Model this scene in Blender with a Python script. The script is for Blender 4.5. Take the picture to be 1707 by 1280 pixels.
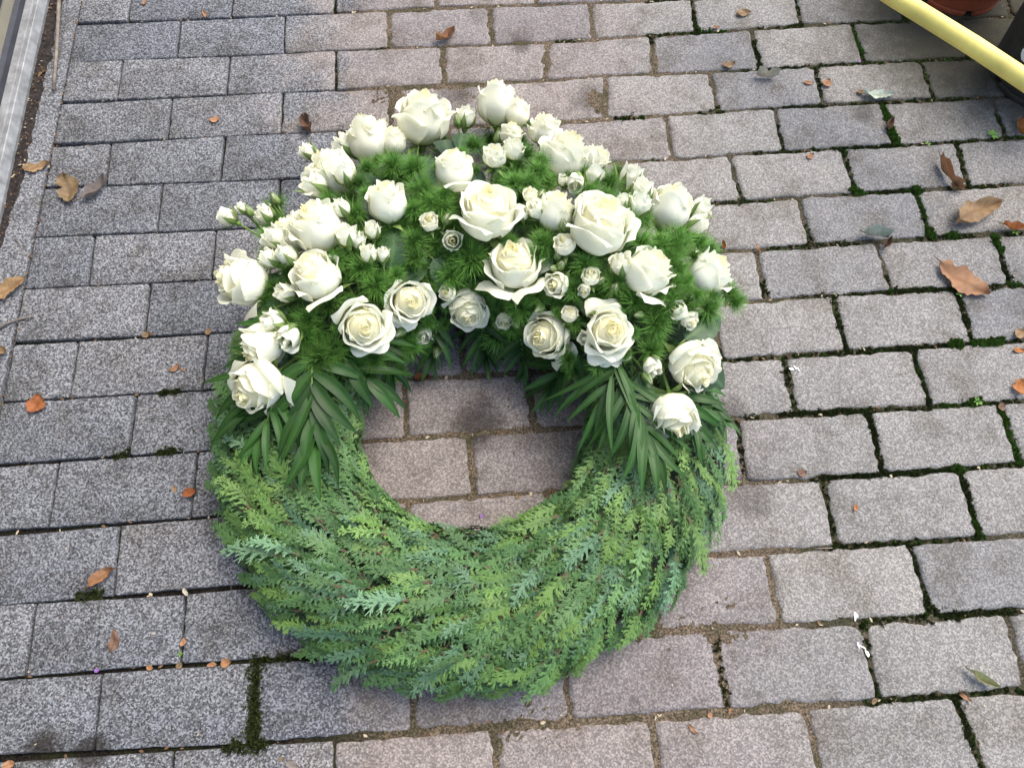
import bpy, math, random
import numpy as np
from mathutils import Vector, Matrix, noise
rnd = random.Random(7)
PI = math.pi
for o in list(bpy.data.objects): bpy.data.objects.remove(o)
sc = bpy.context.scene
COL = sc.collection

# ---------------------------------------------------------------- camera, sky, sun, exposure
FPX, PITCH, YAW, ROLL, CAM = 1193.07, .39592309, -.178709645, .100301733, Vector((.705602961, -1.35607091, 1.05319727))
RCAM = Matrix.Rotation(YAW, 3, 'Z') @ Matrix.Rotation(PITCH, 3, 'X') @ Matrix.Rotation(ROLL, 3, 'Z')
cd = bpy.data.cameras.new('camera'); cam = bpy.data.objects.new('camera', cd); COL.objects.link(cam)
cam.matrix_world = Matrix.Translation(CAM) @ RCAM.to_4x4()
cd.sensor_fit = 'HORIZONTAL'; cd.sensor_width = 36; cd.lens = FPX / 1707 * 36
cd.clip_start = .02; cd.clip_end = 500
sc.camera = cam
SUN_EL, SUN_AZ = math.radians(58), math.radians(52)      # azimuth clockwise from +Y: light from upper right
w = bpy.data.worlds.new('World'); sc.world = w; w.use_nodes = True
nt = w.node_tree; bg = nt.nodes['Background']
sky = nt.nodes.new('ShaderNodeTexSky'); sky.sky_type = 'NISHITA'; sky.sun_disc = False
sky.sun_elevation = SUN_EL; sky.sun_rotation = SUN_AZ; sky.air_density = 1.0; sky.dust_density = 3.0; sky.ozone_density = 1.0
nt.links.new(sky.outputs[0], bg.inputs[0]); bg.inputs[1].default_value = .15
sl = bpy.data.lights.new('sun', 'SUN'); sl.energy = 1.2; sl.angle = math.radians(42); sl.color = (1, .935, .83)
so = bpy.data.objects.new('sun', sl); COL.objects.link(so)
sd = Vector((math.sin(SUN_AZ) * math.cos(SUN_EL), math.cos(SUN_AZ) * math.cos(SUN_EL), math.sin(SUN_EL)))
so.rotation_euler = sd.to_track_quat('Z', 'Y').to_euler()
so.location = (3, 2, 4)
sc.view_settings.view_transform = 'Standard'; sc.view_settings.look = 'None'
sc.view_settings.exposure = 1.4; sc.view_settings.gamma = 1; sc.view_settings.use_curve_mapping = False
sc.render.engine = 'CYCLES'

# ---------------------------------------------------------------- helpers
def ray(px, py):
    return RCAM @ Vector(((px - 853.5) / FPX, -(py - 640) / FPX, -1))
def at(px, py, z=0.0):
    d = ray(px, py); t = (z - CAM.z) / d.z
    return CAM + d * t
CAMX, CAMY, CAMZ = RCAM.col[0].copy(), RCAM.col[1].copy(), RCAM.col[2].copy()
def depth(p): return -(p - CAM).dot(CAMZ)
def pxm(p): return depth(p) / FPX                        # metres per photo pixel at p

def mesh(name, V, F, mats, smooth=True, mi=None, tint=None):
    me = bpy.data.meshes.new(name)
    me.from_pydata([tuple(v) for v in V], [], [tuple(f) for f in F])
    for m in (mats if isinstance(mats, (list, tuple)) else [mats]): me.materials.append(m)
    if smooth: me.polygons.foreach_set('use_smooth', [True] * len(me.polygons))
    if mi is not None: me.polygons.foreach_set('material_index', mi)
    if tint is not None:
        a = me.attributes.new('tint', 'FLOAT', 'POINT'); a.data.foreach_set('value', [float(t) for t in tint])
    me.update(); return me
def link(name, me, parent=None, loc=None, kind=None, label=None):
    o = bpy.data.objects.new(name, me); COL.objects.link(o)
    if parent is not None: o.parent = parent
    if loc is not None: o.location = loc
    if kind: o['kind'] = kind
    if label: o['label'] = label
    return o
def thing(name, label, cat, loc=(0, 0, 0), group=None, me=None):
    o = bpy.data.objects.new(name, me); COL.objects.link(o); o.location = loc
    o['label'] = label; o['category'] = cat
    if group: o['group'] = group
    if me is None: o.empty_display_size = .02
    return o
def frame(z, hint=Vector((0, 0, 1))):
    z = z.normalized()
    x = hint.cross(z)
    if x.length < 1e-4: x = Vector((1, 0, 0)).cross(z)
    x.normalize(); y = z.cross(x)
    return Matrix((x, y, z)).transposed()
def tube(pts, rad, n=8, cap=True):
    V, F = [], []
    m = len(pts); pts = [Vector(p) for p in pts]
    if not isinstance(rad, (list, tuple)): rad = [rad] * m
    up = None
    for i, p in enumerate(pts):
        t = (pts[min(i + 1, m - 1)] - pts[max(i - 1, 0)]).normalized()
        if up is None: up = Vector((0, 0, 1)) if abs(t.z) < .9 else Vector((1, 0, 0))
        x = up.cross(t).normalized(); y = t.cross(x); up = y
        for k in range(n):
            a = 2 * PI * k / n
            V.append(p + (x * math.cos(a) + y * math.sin(a)) * rad[i])
    for i in range(m - 1):
        for k in range(n):
            a, b = i * n + k, i * n + (k + 1) % n
            F.append((a, b, b + n, a + n))
    if cap: F.append(tuple(range(n - 1, -1, -1))); F.append(tuple(range((m - 1) * n, m * n)))
    return V, F
def bez(a, b, c, n=7):
    return [a * (1 - t) ** 2 + b * 2 * t * (1 - t) + c * t * t for t in [i / (n - 1) for i in range(n)]]
class MB:
    def __init__(s): s.V, s.F, s.M, s.T = [], [], [], []
    def add(s, V, F, m=0, t=0.0):
        k = len(s.V); s.V += [tuple(v) for v in V]; s.F += [tuple(i + k for i in f) for f in F]; s.M += [m] * len(F)
        s.T += list(t) if isinstance(t, (list, tuple)) else [t] * len(V)
    def mesh(s, name, mats, smooth=True): return mesh(name, s.V, s.F, mats, smooth, s.M, s.T)

# ---------------------------------------------------------------- materials
def newmat(name):
    m = bpy.data.materials.new(name); m.use_nodes = True
    nt = m.node_tree; return m, nt, nt.nodes, nt.links, nt.nodes['Principled BSDF']
def N(nodes, t, **kw):
    n = nodes.new('ShaderNode' + t)
    for k, v in kw.items(): setattr(n, k, v)
    return n
def noise_n(nodes, links, vec, scale, detail=2, rough=.5):
    n = N(nodes, 'TexNoise'); n.inputs['Scale'].default_value = scale; n.inputs['Detail'].default_value = detail; n.inputs['Roughness'].default_value = rough
    if vec is not None: links.new(vec, n.inputs['Vector'])
    return n.outputs['Fac']
def ramp(nodes, links, src, stops):
    r = N(nodes, 'ValToRGB'); els = r.color_ramp.elements
    while len(els) < len(stops): els.new(.5)
    for e, (p, c) in zip(els, stops): e.position = p; e.color = (*c, 1) if len(c) == 3 else c
    links.new(src, r.inputs[0]); return r.outputs[0]
def mix(nodes, links, fac, a, b, blend='MIX'):
    m = N(nodes, 'Mix', data_type='RGBA', blend_type=blend)
    for s, v in ((0, fac), (6, a), (7, b)):
        if hasattr(v, 'links'): links.new(v, m.inputs[s])
        elif s == 0: m.inputs[0].default_value = v
        else: m.inputs[s].default_value = (*v, 1)
    return m.outputs[2]
def mth(nodes, links, op, a, b=0.0, clamp=False):
    m = N(nodes, 'Math', operation=op, use_clamp=clamp)
    for i, v in ((0, a), (1, b)):
        if hasattr(v, 'links'): links.new(v, m.inputs[i])
        else: m.inputs[i].default_value = v
    return m.outputs[0]
def maprange(nodes, links, v, a, b, c=0.0, d=1.0):
    m = N(nodes, 'MapRange', interpolation_type='SMOOTHSTEP')
    links.new(v, m.inputs[0])
    for i, x in enumerate((a, b, c, d)): m.inputs[i + 1].default_value = x
    return m.outputs[0]
def bump(nodes, links, h, bsdf, strength, dist):
    b = N(nodes, 'Bump'); b.inputs['Strength'].default_value = strength; b.inputs['Distance'].default_value = dist
    links.new(h, b.inputs['Height']); links.new(b.outputs[0], bsdf.inputs['Normal'])

def paver_material():
    m, nt, nd, lk, bs = newmat('weathered_concrete')
    geo = N(nd, 'NewGeometry'); P = geo.outputs['Position']
    sep = N(nd, 'SeparateXYZ'); lk.new(P, sep.inputs[0]); X, Y = sep.outputs[0], sep.outputs[1]
    oi = N(nd, 'ObjectInfo'); rn = oi.outputs['Random']
    wob = noise_n(nd, lk, P, 9, 3, .6)
    xw = mth(nd, lk, 'ADD', X, mth(nd, lk, 'MULTIPLY', mth(nd, lk, 'SUBTRACT', wob, .5), .35))
    xw = mth(nd, lk, 'ADD', xw, mth(nd, lk, 'MULTIPLY', mth(nd, lk, 'SUBTRACT', rn, .5), .14))
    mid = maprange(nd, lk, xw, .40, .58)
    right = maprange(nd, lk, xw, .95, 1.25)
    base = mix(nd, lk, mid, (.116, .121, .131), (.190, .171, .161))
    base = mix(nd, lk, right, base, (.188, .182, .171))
    # exposed fine aggregate: pale and dark grains
    v = N(nd, 'TexVoronoi'); v.inputs['Scale'].default_value = 470; lk.new(P, v.inputs['Vector'])
    sv = N(nd, 'SeparateColor'); lk.new(v.outputs['Color'], sv.inputs[0])
    f2 = noise_n(nd, lk, P, 300, 3, .8)
    g = mth(nd, lk, 'ADD', mth(nd, lk, 'MULTIPLY', sv.outputs[0], .45), mth(nd, lk, 'MULTIPLY', f2, .75))
    grain = ramp(nd, lk, g, [(.32, (.14, .14, .14)), (.48, (.66, .66, .66)), (.62, (1.02, 1.02, 1.02)), (.78, (2.3, 2.3, 2.25))])
    amt = mth(nd, lk, 'SUBTRACT', .88, mth(nd, lk, 'MULTIPLY', mid, .44))
    col = mix(nd, lk, amt, base, mix(nd, lk, 1.0, base, grain, 'MULTIPLY'))
    pv = ramp(nd, lk, rn, [(0, (.86, .87, .90)), (.5, (1.0, .99, .98)), (1, (1.10, 1.07, 1.04))])
    col = mix(nd, lk, 1.0, col, pv, 'MULTIPLY')
    # blotches, dirt washed over the surface
    st = ramp(nd, lk, noise_n(nd, lk, P, 14, 5, .65), [(.36, (.66, .63, .58)), (.52, (1, 1, 1)), (.70, (1.10, 1.09, 1.07))])
    col = mix(nd, lk, .75, col, mix(nd, lk, 1.0, col, st, 'MULTIPLY'))
    spot = ramp(nd, lk, noise_n(nd, lk, P, 42, 2, .5), [(.70, (0, 0, 0)), (.78, (1, 1, 1))])
    col = mix(nd, lk, mth(nd, lk, 'MULTIPLY', spot, .35), col, (.06, .05, .043))
    # algae-stained pavers round the pots, dark patches near wreath
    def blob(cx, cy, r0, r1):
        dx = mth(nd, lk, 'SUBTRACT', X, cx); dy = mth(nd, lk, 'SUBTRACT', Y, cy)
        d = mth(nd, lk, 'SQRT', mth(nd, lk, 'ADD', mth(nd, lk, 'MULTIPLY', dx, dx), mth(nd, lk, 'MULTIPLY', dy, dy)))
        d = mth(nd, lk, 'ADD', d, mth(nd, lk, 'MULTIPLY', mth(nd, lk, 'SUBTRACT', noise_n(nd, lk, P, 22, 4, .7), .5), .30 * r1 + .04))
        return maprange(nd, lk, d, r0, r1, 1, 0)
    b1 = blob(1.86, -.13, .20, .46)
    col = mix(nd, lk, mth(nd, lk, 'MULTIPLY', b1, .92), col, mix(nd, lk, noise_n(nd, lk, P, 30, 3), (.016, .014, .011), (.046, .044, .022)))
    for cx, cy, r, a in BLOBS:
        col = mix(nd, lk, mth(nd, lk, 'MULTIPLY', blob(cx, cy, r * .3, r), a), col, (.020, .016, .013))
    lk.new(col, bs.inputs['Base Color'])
    bs.inputs['Roughness'].default_value = .85; bs.inputs['Specular IOR Level'].default_value = .12
    h = mth(nd, lk, 'ADD', g, mth(nd, lk, 'MULTIPLY', noise_n(nd, lk, P, 60, 3), .5))
    bump(nd, lk, h, bs, .75, .0022)
    return m
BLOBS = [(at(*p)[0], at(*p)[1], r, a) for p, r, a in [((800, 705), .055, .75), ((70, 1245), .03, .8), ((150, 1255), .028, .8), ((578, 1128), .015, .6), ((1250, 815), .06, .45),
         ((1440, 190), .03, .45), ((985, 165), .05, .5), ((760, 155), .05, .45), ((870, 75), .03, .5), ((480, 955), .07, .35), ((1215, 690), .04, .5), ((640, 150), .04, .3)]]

def soil_material():
    m, nt, nd, lk, bs = newmat('joint_dirt')
    geo = N(nd, 'NewGeometry'); P = geo.outputs['Position']
    sep = N(nd, 'SeparateXYZ'); lk.new(P, sep.inputs[0]); X = sep.outputs[0]
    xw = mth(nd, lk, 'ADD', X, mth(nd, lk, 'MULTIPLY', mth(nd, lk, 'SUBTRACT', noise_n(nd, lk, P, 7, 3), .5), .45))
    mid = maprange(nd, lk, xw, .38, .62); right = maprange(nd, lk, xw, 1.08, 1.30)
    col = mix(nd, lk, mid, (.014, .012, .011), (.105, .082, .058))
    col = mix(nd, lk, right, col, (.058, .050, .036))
    gn = noise_n(nd, lk, P, 330, 3, .7)
    col = mix(nd, lk, .85, col, mix(nd, lk, 1.0, col, ramp(nd, lk, gn, [(.34, (.15, .15, .15)), (.5, (.85, .85, .85)), (.66, (2.4, 2.3, 2.1))]), 'MULTIPLY'))
    gr = ramp(nd, lk, noise_n(nd, lk, P, 13, 4, .7), [(.46, (0, 0, 0)), (.60, (1, 1, 1))])
    col = mix(nd, lk, mth(nd, lk, 'MULTIPLY', gr, .55), col, (.022, .028, .010))
    lk.new(col, bs.inputs['Base Color']); bs.inputs['Roughness'].default_value = .95; bs.inputs['Specular IOR Level'].default_value = .05
    bump(nd, lk, gn, bs, .9, .002)
    return m

def plain(name, c, rough=.6, var=.25, scale=60, spec=.4, bumpd=0.0, metal=0.0):
    m, nt, nd, lk, bs = newmat(name)
    tc = N(nd, 'TexCoord'); f = noise_n(nd, lk, tc.outputs['Object'], scale, 3, .6)
    oi = N(nd, 'ObjectInfo')
    lo = tuple(x * (1 - var) for x in c); hi = tuple(min(1, x * (1 + var)) for x in c)
    col = ramp(nd, lk, f, [(.3, lo), (.7, hi)])
    lk.new(col, bs.inputs['Base Color']); bs.inputs['Roughness'].default_value = rough; bs.inputs['Specular IOR Level'].default_value = spec
    bs.inputs['Metallic'].default_value = metal
    if bumpd: bump(nd, lk, f, bs, .6, bumpd)
    return m

def leafy(name, c0, c1, rough=.5, spec=.4, trans=.25, tintcol=None, scale=25, objvar=.3, bumpd=.0005):
    """thin plant tissue: two-tone noise, varied from object to object, partly translucent"""
    m, nt, nd, lk, bs = newmat(name)
    tc = N(nd, 'TexCoord'); f = noise_n(nd, lk, tc.outputs['Object'], scale, 3, .6)
    col = mix(nd, lk, ramp(nd, lk, f, [(.3, (0, 0, 0)), (.7, (1, 1, 1))]), c0, c1)
    if tintcol is not None:
        at_ = N(nd, 'Attribute', attribute_name='tint')
        col = mix(nd, lk, at_.outputs['Fac'], col, tintcol)
    oi = N(nd, 'ObjectInfo')
    col = mix(nd, lk, 1.0, col, ramp(nd, lk, oi.outputs['Random'], [(0, (1 - objvar,) * 3), (1, (1 + objvar,) * 3)]), 'MULTIPLY')
    lk.new(col, bs.inputs['Base Color']); bs.inputs['Roughness'].default_value = rough; bs.inputs['Specular IOR Level'].default_value = spec
    if bumpd: bump(nd, lk, f, bs, .5, bumpd)
    if trans:
        tr = N(nd, 'BsdfTranslucent'); lk.new(col, tr.inputs[0])
        ms = N(nd, 'MixShader'); ms.inputs[0].default_value = trans
        lk.new(bs.outputs[0], ms.inputs[1]); lk.new(tr.outputs[0], ms.inputs[2])
        lk.new(ms.outputs[0], nd['Material Output'].inputs[0])
    return m

M = {}
M['paver'] = paver_material(); M['soil'] = soil_material()
M['petal'] = leafy('white_petal', (.92, .915, .76), (.94, .935, .82), .6, .15, .42, (.70, .76, .32), 14, .03, .0006)
M['petal_core'] = leafy('cream_petal', (.90, .855, .57), (.92, .88, .64), .6, .15, .45, (.82, .78, .38), 14, .03, .0006)
M['sepal'] = leafy('sepal_green', (.085, .165, .030), (.15, .25, .055), .5, .4, .2, (.30, .38, .14), 60, .25)
M['stem'] = leafy('stem_green', (.095, .17, .032), (.14, .22, .05), .5, .4, 0, None, 60, .25)
M['leaf'] = leafy('rose_leaf_green', (.015, .046, .014), (.026, .066, .022), .48, .35, .12, (.07, .13, .05), 40, .3)
M['palm'] = leafy('palm_green', (.012, .046, .007), (.022, .074, .011), .42, .22, .22, (.055, .120, .034), 30, .35)
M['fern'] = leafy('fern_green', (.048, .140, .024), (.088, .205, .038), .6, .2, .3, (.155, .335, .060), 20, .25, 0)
CY = [leafy('cypress_yellow_green', (.036, .092, .020), (.056, .126, .030), .55, .3, .15, (.172, .300, .076), 30, .2, 0),
      leafy('cypress_mid_green', (.026, .074, .021), (.042, .102, .030), .55, .3, .15, (.142, .275, .090), 30, .2, 0),
      leafy('cypress_blue_green', (.028, .080, .038), (.048, .112, .060), .6, .3, .12, (.152, .278, .148), 30, .2, 0),
      leafy('cypress_dark_green', (.016, .052, .016), (.028, .076, .024), .55, .3, .12, (.104, .212, .068), 30, .2, 0)]
M['straw'] = plain('dark_binding', (.030, .042, .018), .9, .5, 90)
M['foam'] = plain('floral_foam', (.014, .030, .012), .9, .5, 60)
M['moss'] = leafy('moss_green', (.030, .060, .009), (.058, .110, .018), .8, .1, .1, (.10, .20, .03), 40, .2, 0)
M['moss_dark'] = leafy('moss_dark', (.022, .030, .009), (.044, .056, .016), .8, .1, .1, (.062, .080, .026), 40, .2, 0)
M['weed'] = leafy('weed_green', (.11, .24, .035), (.15, .30, .055), .5, .3, .25, None, 60, .15)
M['alu'] = plain('aluminium', (.21, .215, .215), .55, .35, 45, .5, .0003, .3)
M['gasket'] = plain('dark_rubber', (.022, .025, .035), .6, .3, 40)
M['door'] = plain('beige_panel', (.25, .23, .17), .5, .1, 10)
M['humus'] = plain('black_humus', (.020, .016, .014), .9, .7, 160, .2, .002)
M['yellow'] = plain('yellow_plastic', (.80, .66, .17), .5, .16, 14, .4, .0008)
M['red_pot'] = plain('terracotta_plastic', (.48, .120, .065), .55, .12, 30)
M['black_pot'] = plain('black_plastic', (.050, .048, .045), .6, .3, 30)
M['white'] = plain('white_print', (.80, .80, .78), .5, .05, 30)
M['litter'] = plain('litter_brown', (.11, .060, .028), .8, .6, 8)
M['litter_pale'] = plain('litter_pale', (.36, .30, .20), .8, .3, 8)
DEAD = {k: leafy('dead_leaf_' + k, a, b, .65, .25, .12, t, 70, .12, .0012) for k, a, b, t in [
    ('tan', (.225, .145, .070), (.31, .205, .105), (.15, .085, .038)), ('ochre', (0.166, 0.112, 0.058), (0.282, 0.199, 0.103), (0.092, 0.056, 0.030)),
    ('orange', (.36, .140, .040), (.44, .19, .06), (.25, .085, .025)), ('salmon', (.30, .155, .078), (.38, .21, .11), (.20, .095, .04)),
    ('brown', (0.130, 0.073, 0.047), (0.196, 0.113, 0.074), (0.077, 0.041, 0.026)), ('grey', (0.190, 0.158, 0.138), (0.269, 0.233, 0.207), (0.140, 0.114, 0.098)),
    ('cream', (0.429, 0.393, 0.305), (0.518, 0.482, 0.394), (0.286, 0.265, 0.183)), ('pale_green', (0.321, 0.362, 0.311), (0.436, 0.467, 0.410), (0.190, 0.241, 0.148)),
    ('lime', (0.252, 0.272, 0.122), (0.366, 0.376, 0.200), (0.210, 0.184, 0.085)), ('rust', (.25, .085, .028), (.34, .13, .045), (.16, .05, .018))]}
M['twig'] = plain('grey_twig', (.17, .145, .12), .8, .4, 60, .2, .001)
M['petal_violet'] = plain('violet_petal', (.20, .09, .28), .6, .3, 40)
M['bark'] = plain('bark_brown', (.085, .055, .030), .8, .4, 60)

# ---------------------------------------------------------------- ground and paving
def sheet(name, x0, x1, y0, y1, z, m):
    return link(name, mesh(name, [(x0, y0, z), (x1, y0, z), (x1, y1, z), (x0, y1, z)], [(0, 1, 2, 3)], m, False), kind='structure')
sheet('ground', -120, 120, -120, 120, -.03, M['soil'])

# joint lines traced from the photograph: course k lies between line k and line k+1
J = [[(130, -26), (860, -50), (1707, -92)],
     [(128, 37), (300, 34), (420, 28), (557, 22), (642, 19), (727, 13), (860, 9), (979, 5), (1082, 2), (1290, -7), (1707, -33)],
     [(113, 101), (294, 97), (383, 94), (477, 89), (559, 84), (740, 77), (850, 75), (989, 66), (1108, 58), (1159, 55), (1237, 50), (1337, 41), (1430, 38), (1505, 36), (1605, 31), (1707, 27)],
     [(103, 169), (194, 166), (287, 163), (377, 158), (472, 153), (562, 150), (652, 147), (742, 142), (850, 139), (914, 134), (1005, 126), (1082, 124), (1185, 120), (1290, 114), (1355, 110), (1442, 105), (1530, 101), (1605, 98), (1707, 93)],
     [(87, 242), (184, 238), (279, 232), (375, 226), (497, 223), (575, 219), (935, 206), (1015, 198), (1108, 192), (1195, 188), (1280, 180), (1367, 174), (1470, 171), (1555, 165), (1655, 162), (1707, 159)],
     [(72, 315), (175, 309), (271, 306), (366, 303), (420, 300), (505, 297), (1017, 271), (1121, 267), (1211, 258), (1290, 254), (1405, 247), (1492, 242), (1592, 236), (1680, 230), (1707, 228)],
     [(62, 395), (157, 391), (261, 387), (360, 383), (1200, 339), (1325, 328), (1430, 321), (1530, 317), (1616, 311), (1707, 306)],
     [(43, 481), (146, 477), (250, 471), (351, 466), (1200, 419), (1262, 416), (1354, 408), (1461, 402), (1547, 395), (1657, 391), (1707, 386)],
     [(24, 572), (130, 568), (239, 560), (347, 556), (1236, 505), (1319, 497), (1384, 491), (1482, 486), (1595, 481), (1707, 475)],
     [(4, 670), (114, 664), (227, 657), (336, 650), (731, 627), (871, 622), (1206, 600), (1304, 595), (1408, 585), (1497, 581), (1622, 572), (1707, 567)],
     [(0, 773), (97, 769), (213, 760), (330, 752), (613, 734), (754, 726), (895, 715), (974, 710), (1215, 699), (1325, 689), (1446, 685), (1556, 678), (1663, 669), (1707, 667)],
     [(0, 884), (79, 880), (199, 874), (316, 864), (390, 856), (660, 837), (789, 828), (930, 818), (1200, 807), (1369, 797), (1476, 789), (1598, 782), (1707, 773)],
     [(0, 1006), (60, 1003), (189, 994), (309, 989), (432, 972), (1200, 923), (1283, 921), (1396, 912), (1515, 905), (1634, 896), (1707, 890)],
     [(0, 1133), (40, 1129), (169, 1120), (299, 1107), (400, 1106), (435, 1101), (521, 1095), (1041, 1058), (1185, 1048), (1304, 1043), (1437, 1038), (1544, 1028), (1625, 1023), (1707, 1017)],
     [(0, 1270), (154, 1253), (288, 1250), (446, 1239), (562, 1232), (686, 1219), (820, 1211), (951, 1203), (1087, 1197), (1210, 1185), (1344, 1179), (1451, 1170), (1595, 1159), (1707, 1149)],
     [(0, 1412), (860, 1345), (1707, 1290)]]
H = [[(223, 212), (393, 385), (562, 557), (730, 727), (896, 893), (1064, 1064), (1232, 1236), (1400, 1408), (1570, 1582)],
     [(301, 294), (475, 473), (647, 649), (816, 821), (985, 990), (1154, 1162), (1325, 1337), (1497, 1510), (1670, 1685)],
     [(205, 194), (383, 377), (560, 560), (738, 740), (912, 909), (1085, 1090), (1253, 1268), (1421, 1441), (1595, 1617)],
     [(287, 279), (471, 468), (654, 651), (830, 832), (1010, 1010), (1183, 1198), (1358, 1374), (1535, 1558), (1712, 1738)],
     [(184, 175), (375, 367), (563, 560), (748, 750), (930, 936), (1110, 1123), (1291, 1308), (1471, 1492), (1655, 1678)],
     [(271, 261), (467, 463), (657, 657), (845, 850), (1030, 1044), (1216, 1239), (1405, 1428), (1594, 1617)],
     [(157, 146), (360, 352), (557, 554), (755, 757), (950, 957), (1140, 1155), (1332, 1354), (1527, 1552), (1722, 1750)],
     [(250, 240), (453, 450), (655, 660), (858, 868), (1060, 1073), (1261, 1277), (1461, 1487), (1657, 1687)],
     [(130, 115), (347, 336), (558, 556), (768, 774), (978, 992), (1183, 1203), (1388, 1414), (1596, 1623)],
     [(227, 214), (450, 445), (673, 677), (880, 891), (1093, 1110), (1307, 1328), (1521, 1553), (1735, 1773)],
     [(97, 79), (329, 317), (556, 552), (783, 789), (1005, 1016), (1228, 1243), (1448, 1475), (1665, 1702)],
     [(199, 189), (440, 435), (680, 681), (911, 920), (1142, 1158), (1372, 1397), (1599, 1635), (1828, 1872)],
     [(60, 41), (309, 300), (550, 550), (793, 800), (1035, 1050), (1277, 1302), (1518, 1553), (1760, 1800)],
     [(169, 155), (427, 424), (686, 688), (937, 952), (1186, 1215), (1437, 1467), (1678, 1716)],
     [(20, 8), (288, 280), (557, 557), (823, 833), (1084, 1105), (1342, 1375), (1593, 1645), (1845, 1905)]]
def interp(l, x):
    if x <= l[0][0]: a, b = l[0], l[1]
    elif x >= l[-1][0]: a, b = l[-2], l[-1]
    else:
        for a, b in zip(l, l[1:]):
            if a[0] <= x <= b[0]: break
    return a[1] + (b[1] - a[1]) * (x - a[0]) / (b[0] - a[0])
def gap_half(x):                                       # the joints open up to the right of the clean strip
    t = min(1, max(0, (x - .38) / .35)); t = t * t * (3 - 2 * t)
    return .0015 + .0018 * t
paving = link('paving', None, kind='structure')
QUADS = []
for k in range(15):
    row = []
    for xt, xb in H[k]:
        a = at(xt, interp(J[k], xt)); b = at(xb, interp(J[k + 1], xb)); row.append((a, b))
    y0 = at(*J[k][0])[1]; y1 = at(*J[k + 1][0])[1]
    f, fb = row[0]
    sl0 = (row[1][0].y - f.y) / (row[1][0].x - f.x); sl1 = (row[1][1].y - fb.y) / (row[1][1].x - fb.x)
    row.insert(0, (Vector((0, f.y - sl0 * f.x, 0)), Vector((0, fb.y - sl1 * fb.x, 0))))
    if row[1][0].x > .235:                             # a half paver hides left of the first traced joint
        row.insert(1, (row[1][0] - Vector((.2, .2 * sl0, 0)), row[1][1] - Vector((.2, .2 * sl1, 0))))
    while row[-1][0].x < 2.3:
        d0 = row[-1][0] - row[-2][0]; d1 = row[-1][1] - row[-2][1]
        d0 = d0 * (.2 / d0.length); d1 = d1 * (.2 / d1.length)
        row.append((row[-1][0] + d0, row[-1][1] + d1))
    QUADS += [(a[0], b[0], b[1], a[1]) for a, b in zip(row, row[1:])]
    if k == 0: TOP = [r[0] for r in row]
    if k == 14: BOT = [r[1] for r in row]
for e, s, n in ((TOP, 1, 4), (BOT, -1, 3)):            # courses just outside the picture
    for j in range(n):
        off0, off1 = Vector((0, .1 * j * s, 0)), Vector((0, .1 * (j + 1) * s, 0))
        sh = Vector((.1 * ((j + 1) % 2), 0, 0))
        pts = [p + sh for p in e[:-1]]
        if sh.x: pts.insert(0, Vector((0, e[0].y, 0)))
        for a, b in zip(pts, pts[1:]):
            if b.x - a.x < .03: continue
            q = (a + off1, b + off1, b + off0, a + off0) if s > 0 else (a + off0, b + off0, b + off1, a + off1)
            QUADS.append(q)
def inset(q, gs):
    n = 4; L = []
    for i in range(4):
        a, b = q[i], q[(i + 1) % 4]; d = (b - a).normalized(); nrm = Vector((d.y, -d.x, 0))
        L.append((a + nrm * gs[i], d))
    out = []
    for i in range(4):
        (p, d), (p2, d2) = L[i - 1], L[i]
        t = ((p2 - p).x * d2.y - (p2 - p).y * d2.x) / (d.x * d2.y - d.y * d2.x)
        out.append(p + d * t)
    return out
def paver_mesh(q, rs):
    g = [gap_half((q[i].x + q[(i + 1) % 4].x) / 2) * rs.uniform(.75, 1.25) for i in range(4)]
    c = inset(q, g)
    cen = sum(c, Vector()) / 4
    t = min(1, max(0, (cen.x - .38) / .35))            # older, more worn edges on the right
    cr = .0022 + .0040 * t; jit = .0005 + .0011 * t
    out = []
    for i in range(4):
        p, nx, pv = c[i], c[(i + 1) % 4], c[i - 1]
        d0 = (pv - p).normalized(); d1 = (nx - p).normalized(); r = cr * rs.uniform(.6, 1.5)
        out += [p + d0 * r, p + (d0 + d1) * r * .32, p + d1 * r]
        Ln = (nx - p).length; m = 15 if Ln > .13 else 7
        for j in range(1, m + 1): out.append(p.lerp(nx, r / Ln + (1 - 2 * r / Ln) * j / (m + 1)))
    n = len(out); V = []
    tl = (rs.uniform(-.008, .008), rs.uniform(-.008, .008)); dz = rs.uniform(-.0007, .0007)
    def zz(p): return dz + (p.x - cen.x) * tl[0] + (p.y - cen.y) * tl[1]
    jits = [rs.gauss(0, jit) for _ in out]
    e = .0010 + .0022 * t
    for ring, (ins, z) in enumerate(((-.0006, -.024), (0, -.0042), (e * .7, -.0010), (e * 2.4, 0))):
        for p, jt in zip(out, jits):
            d = (cen - p); d.z = 0; dn = Vector((math.copysign(1, d.x) * min(1, abs(d.x) / .02), math.copysign(1, d.y) * min(1, abs(d.y) / .02), 0))
            dn = d.normalized()
            V.append(p + dn * (ins + jt * (1 if ring < 3 else .6)) + Vector((0, 0, z + zz(p))))
    F = []
    for r in range(3):
        for i in range(n):
            j = (i + 1) % n
            F.append((r * n + i, (r + 1) * n + i, (r + 1) * n + j, r * n + j))
    F.append(tuple(range(4 * n - 1, 3 * n - 1, -1)))
    o = Vector((cen.x, cen.y, 0))
    return mesh('paver', [v - o for v in V], F, M['paver'], True), o
rs = random.Random(3)
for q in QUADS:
    me, o = paver_mesh(q, rs); link('paver', me, paving, o)
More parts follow.
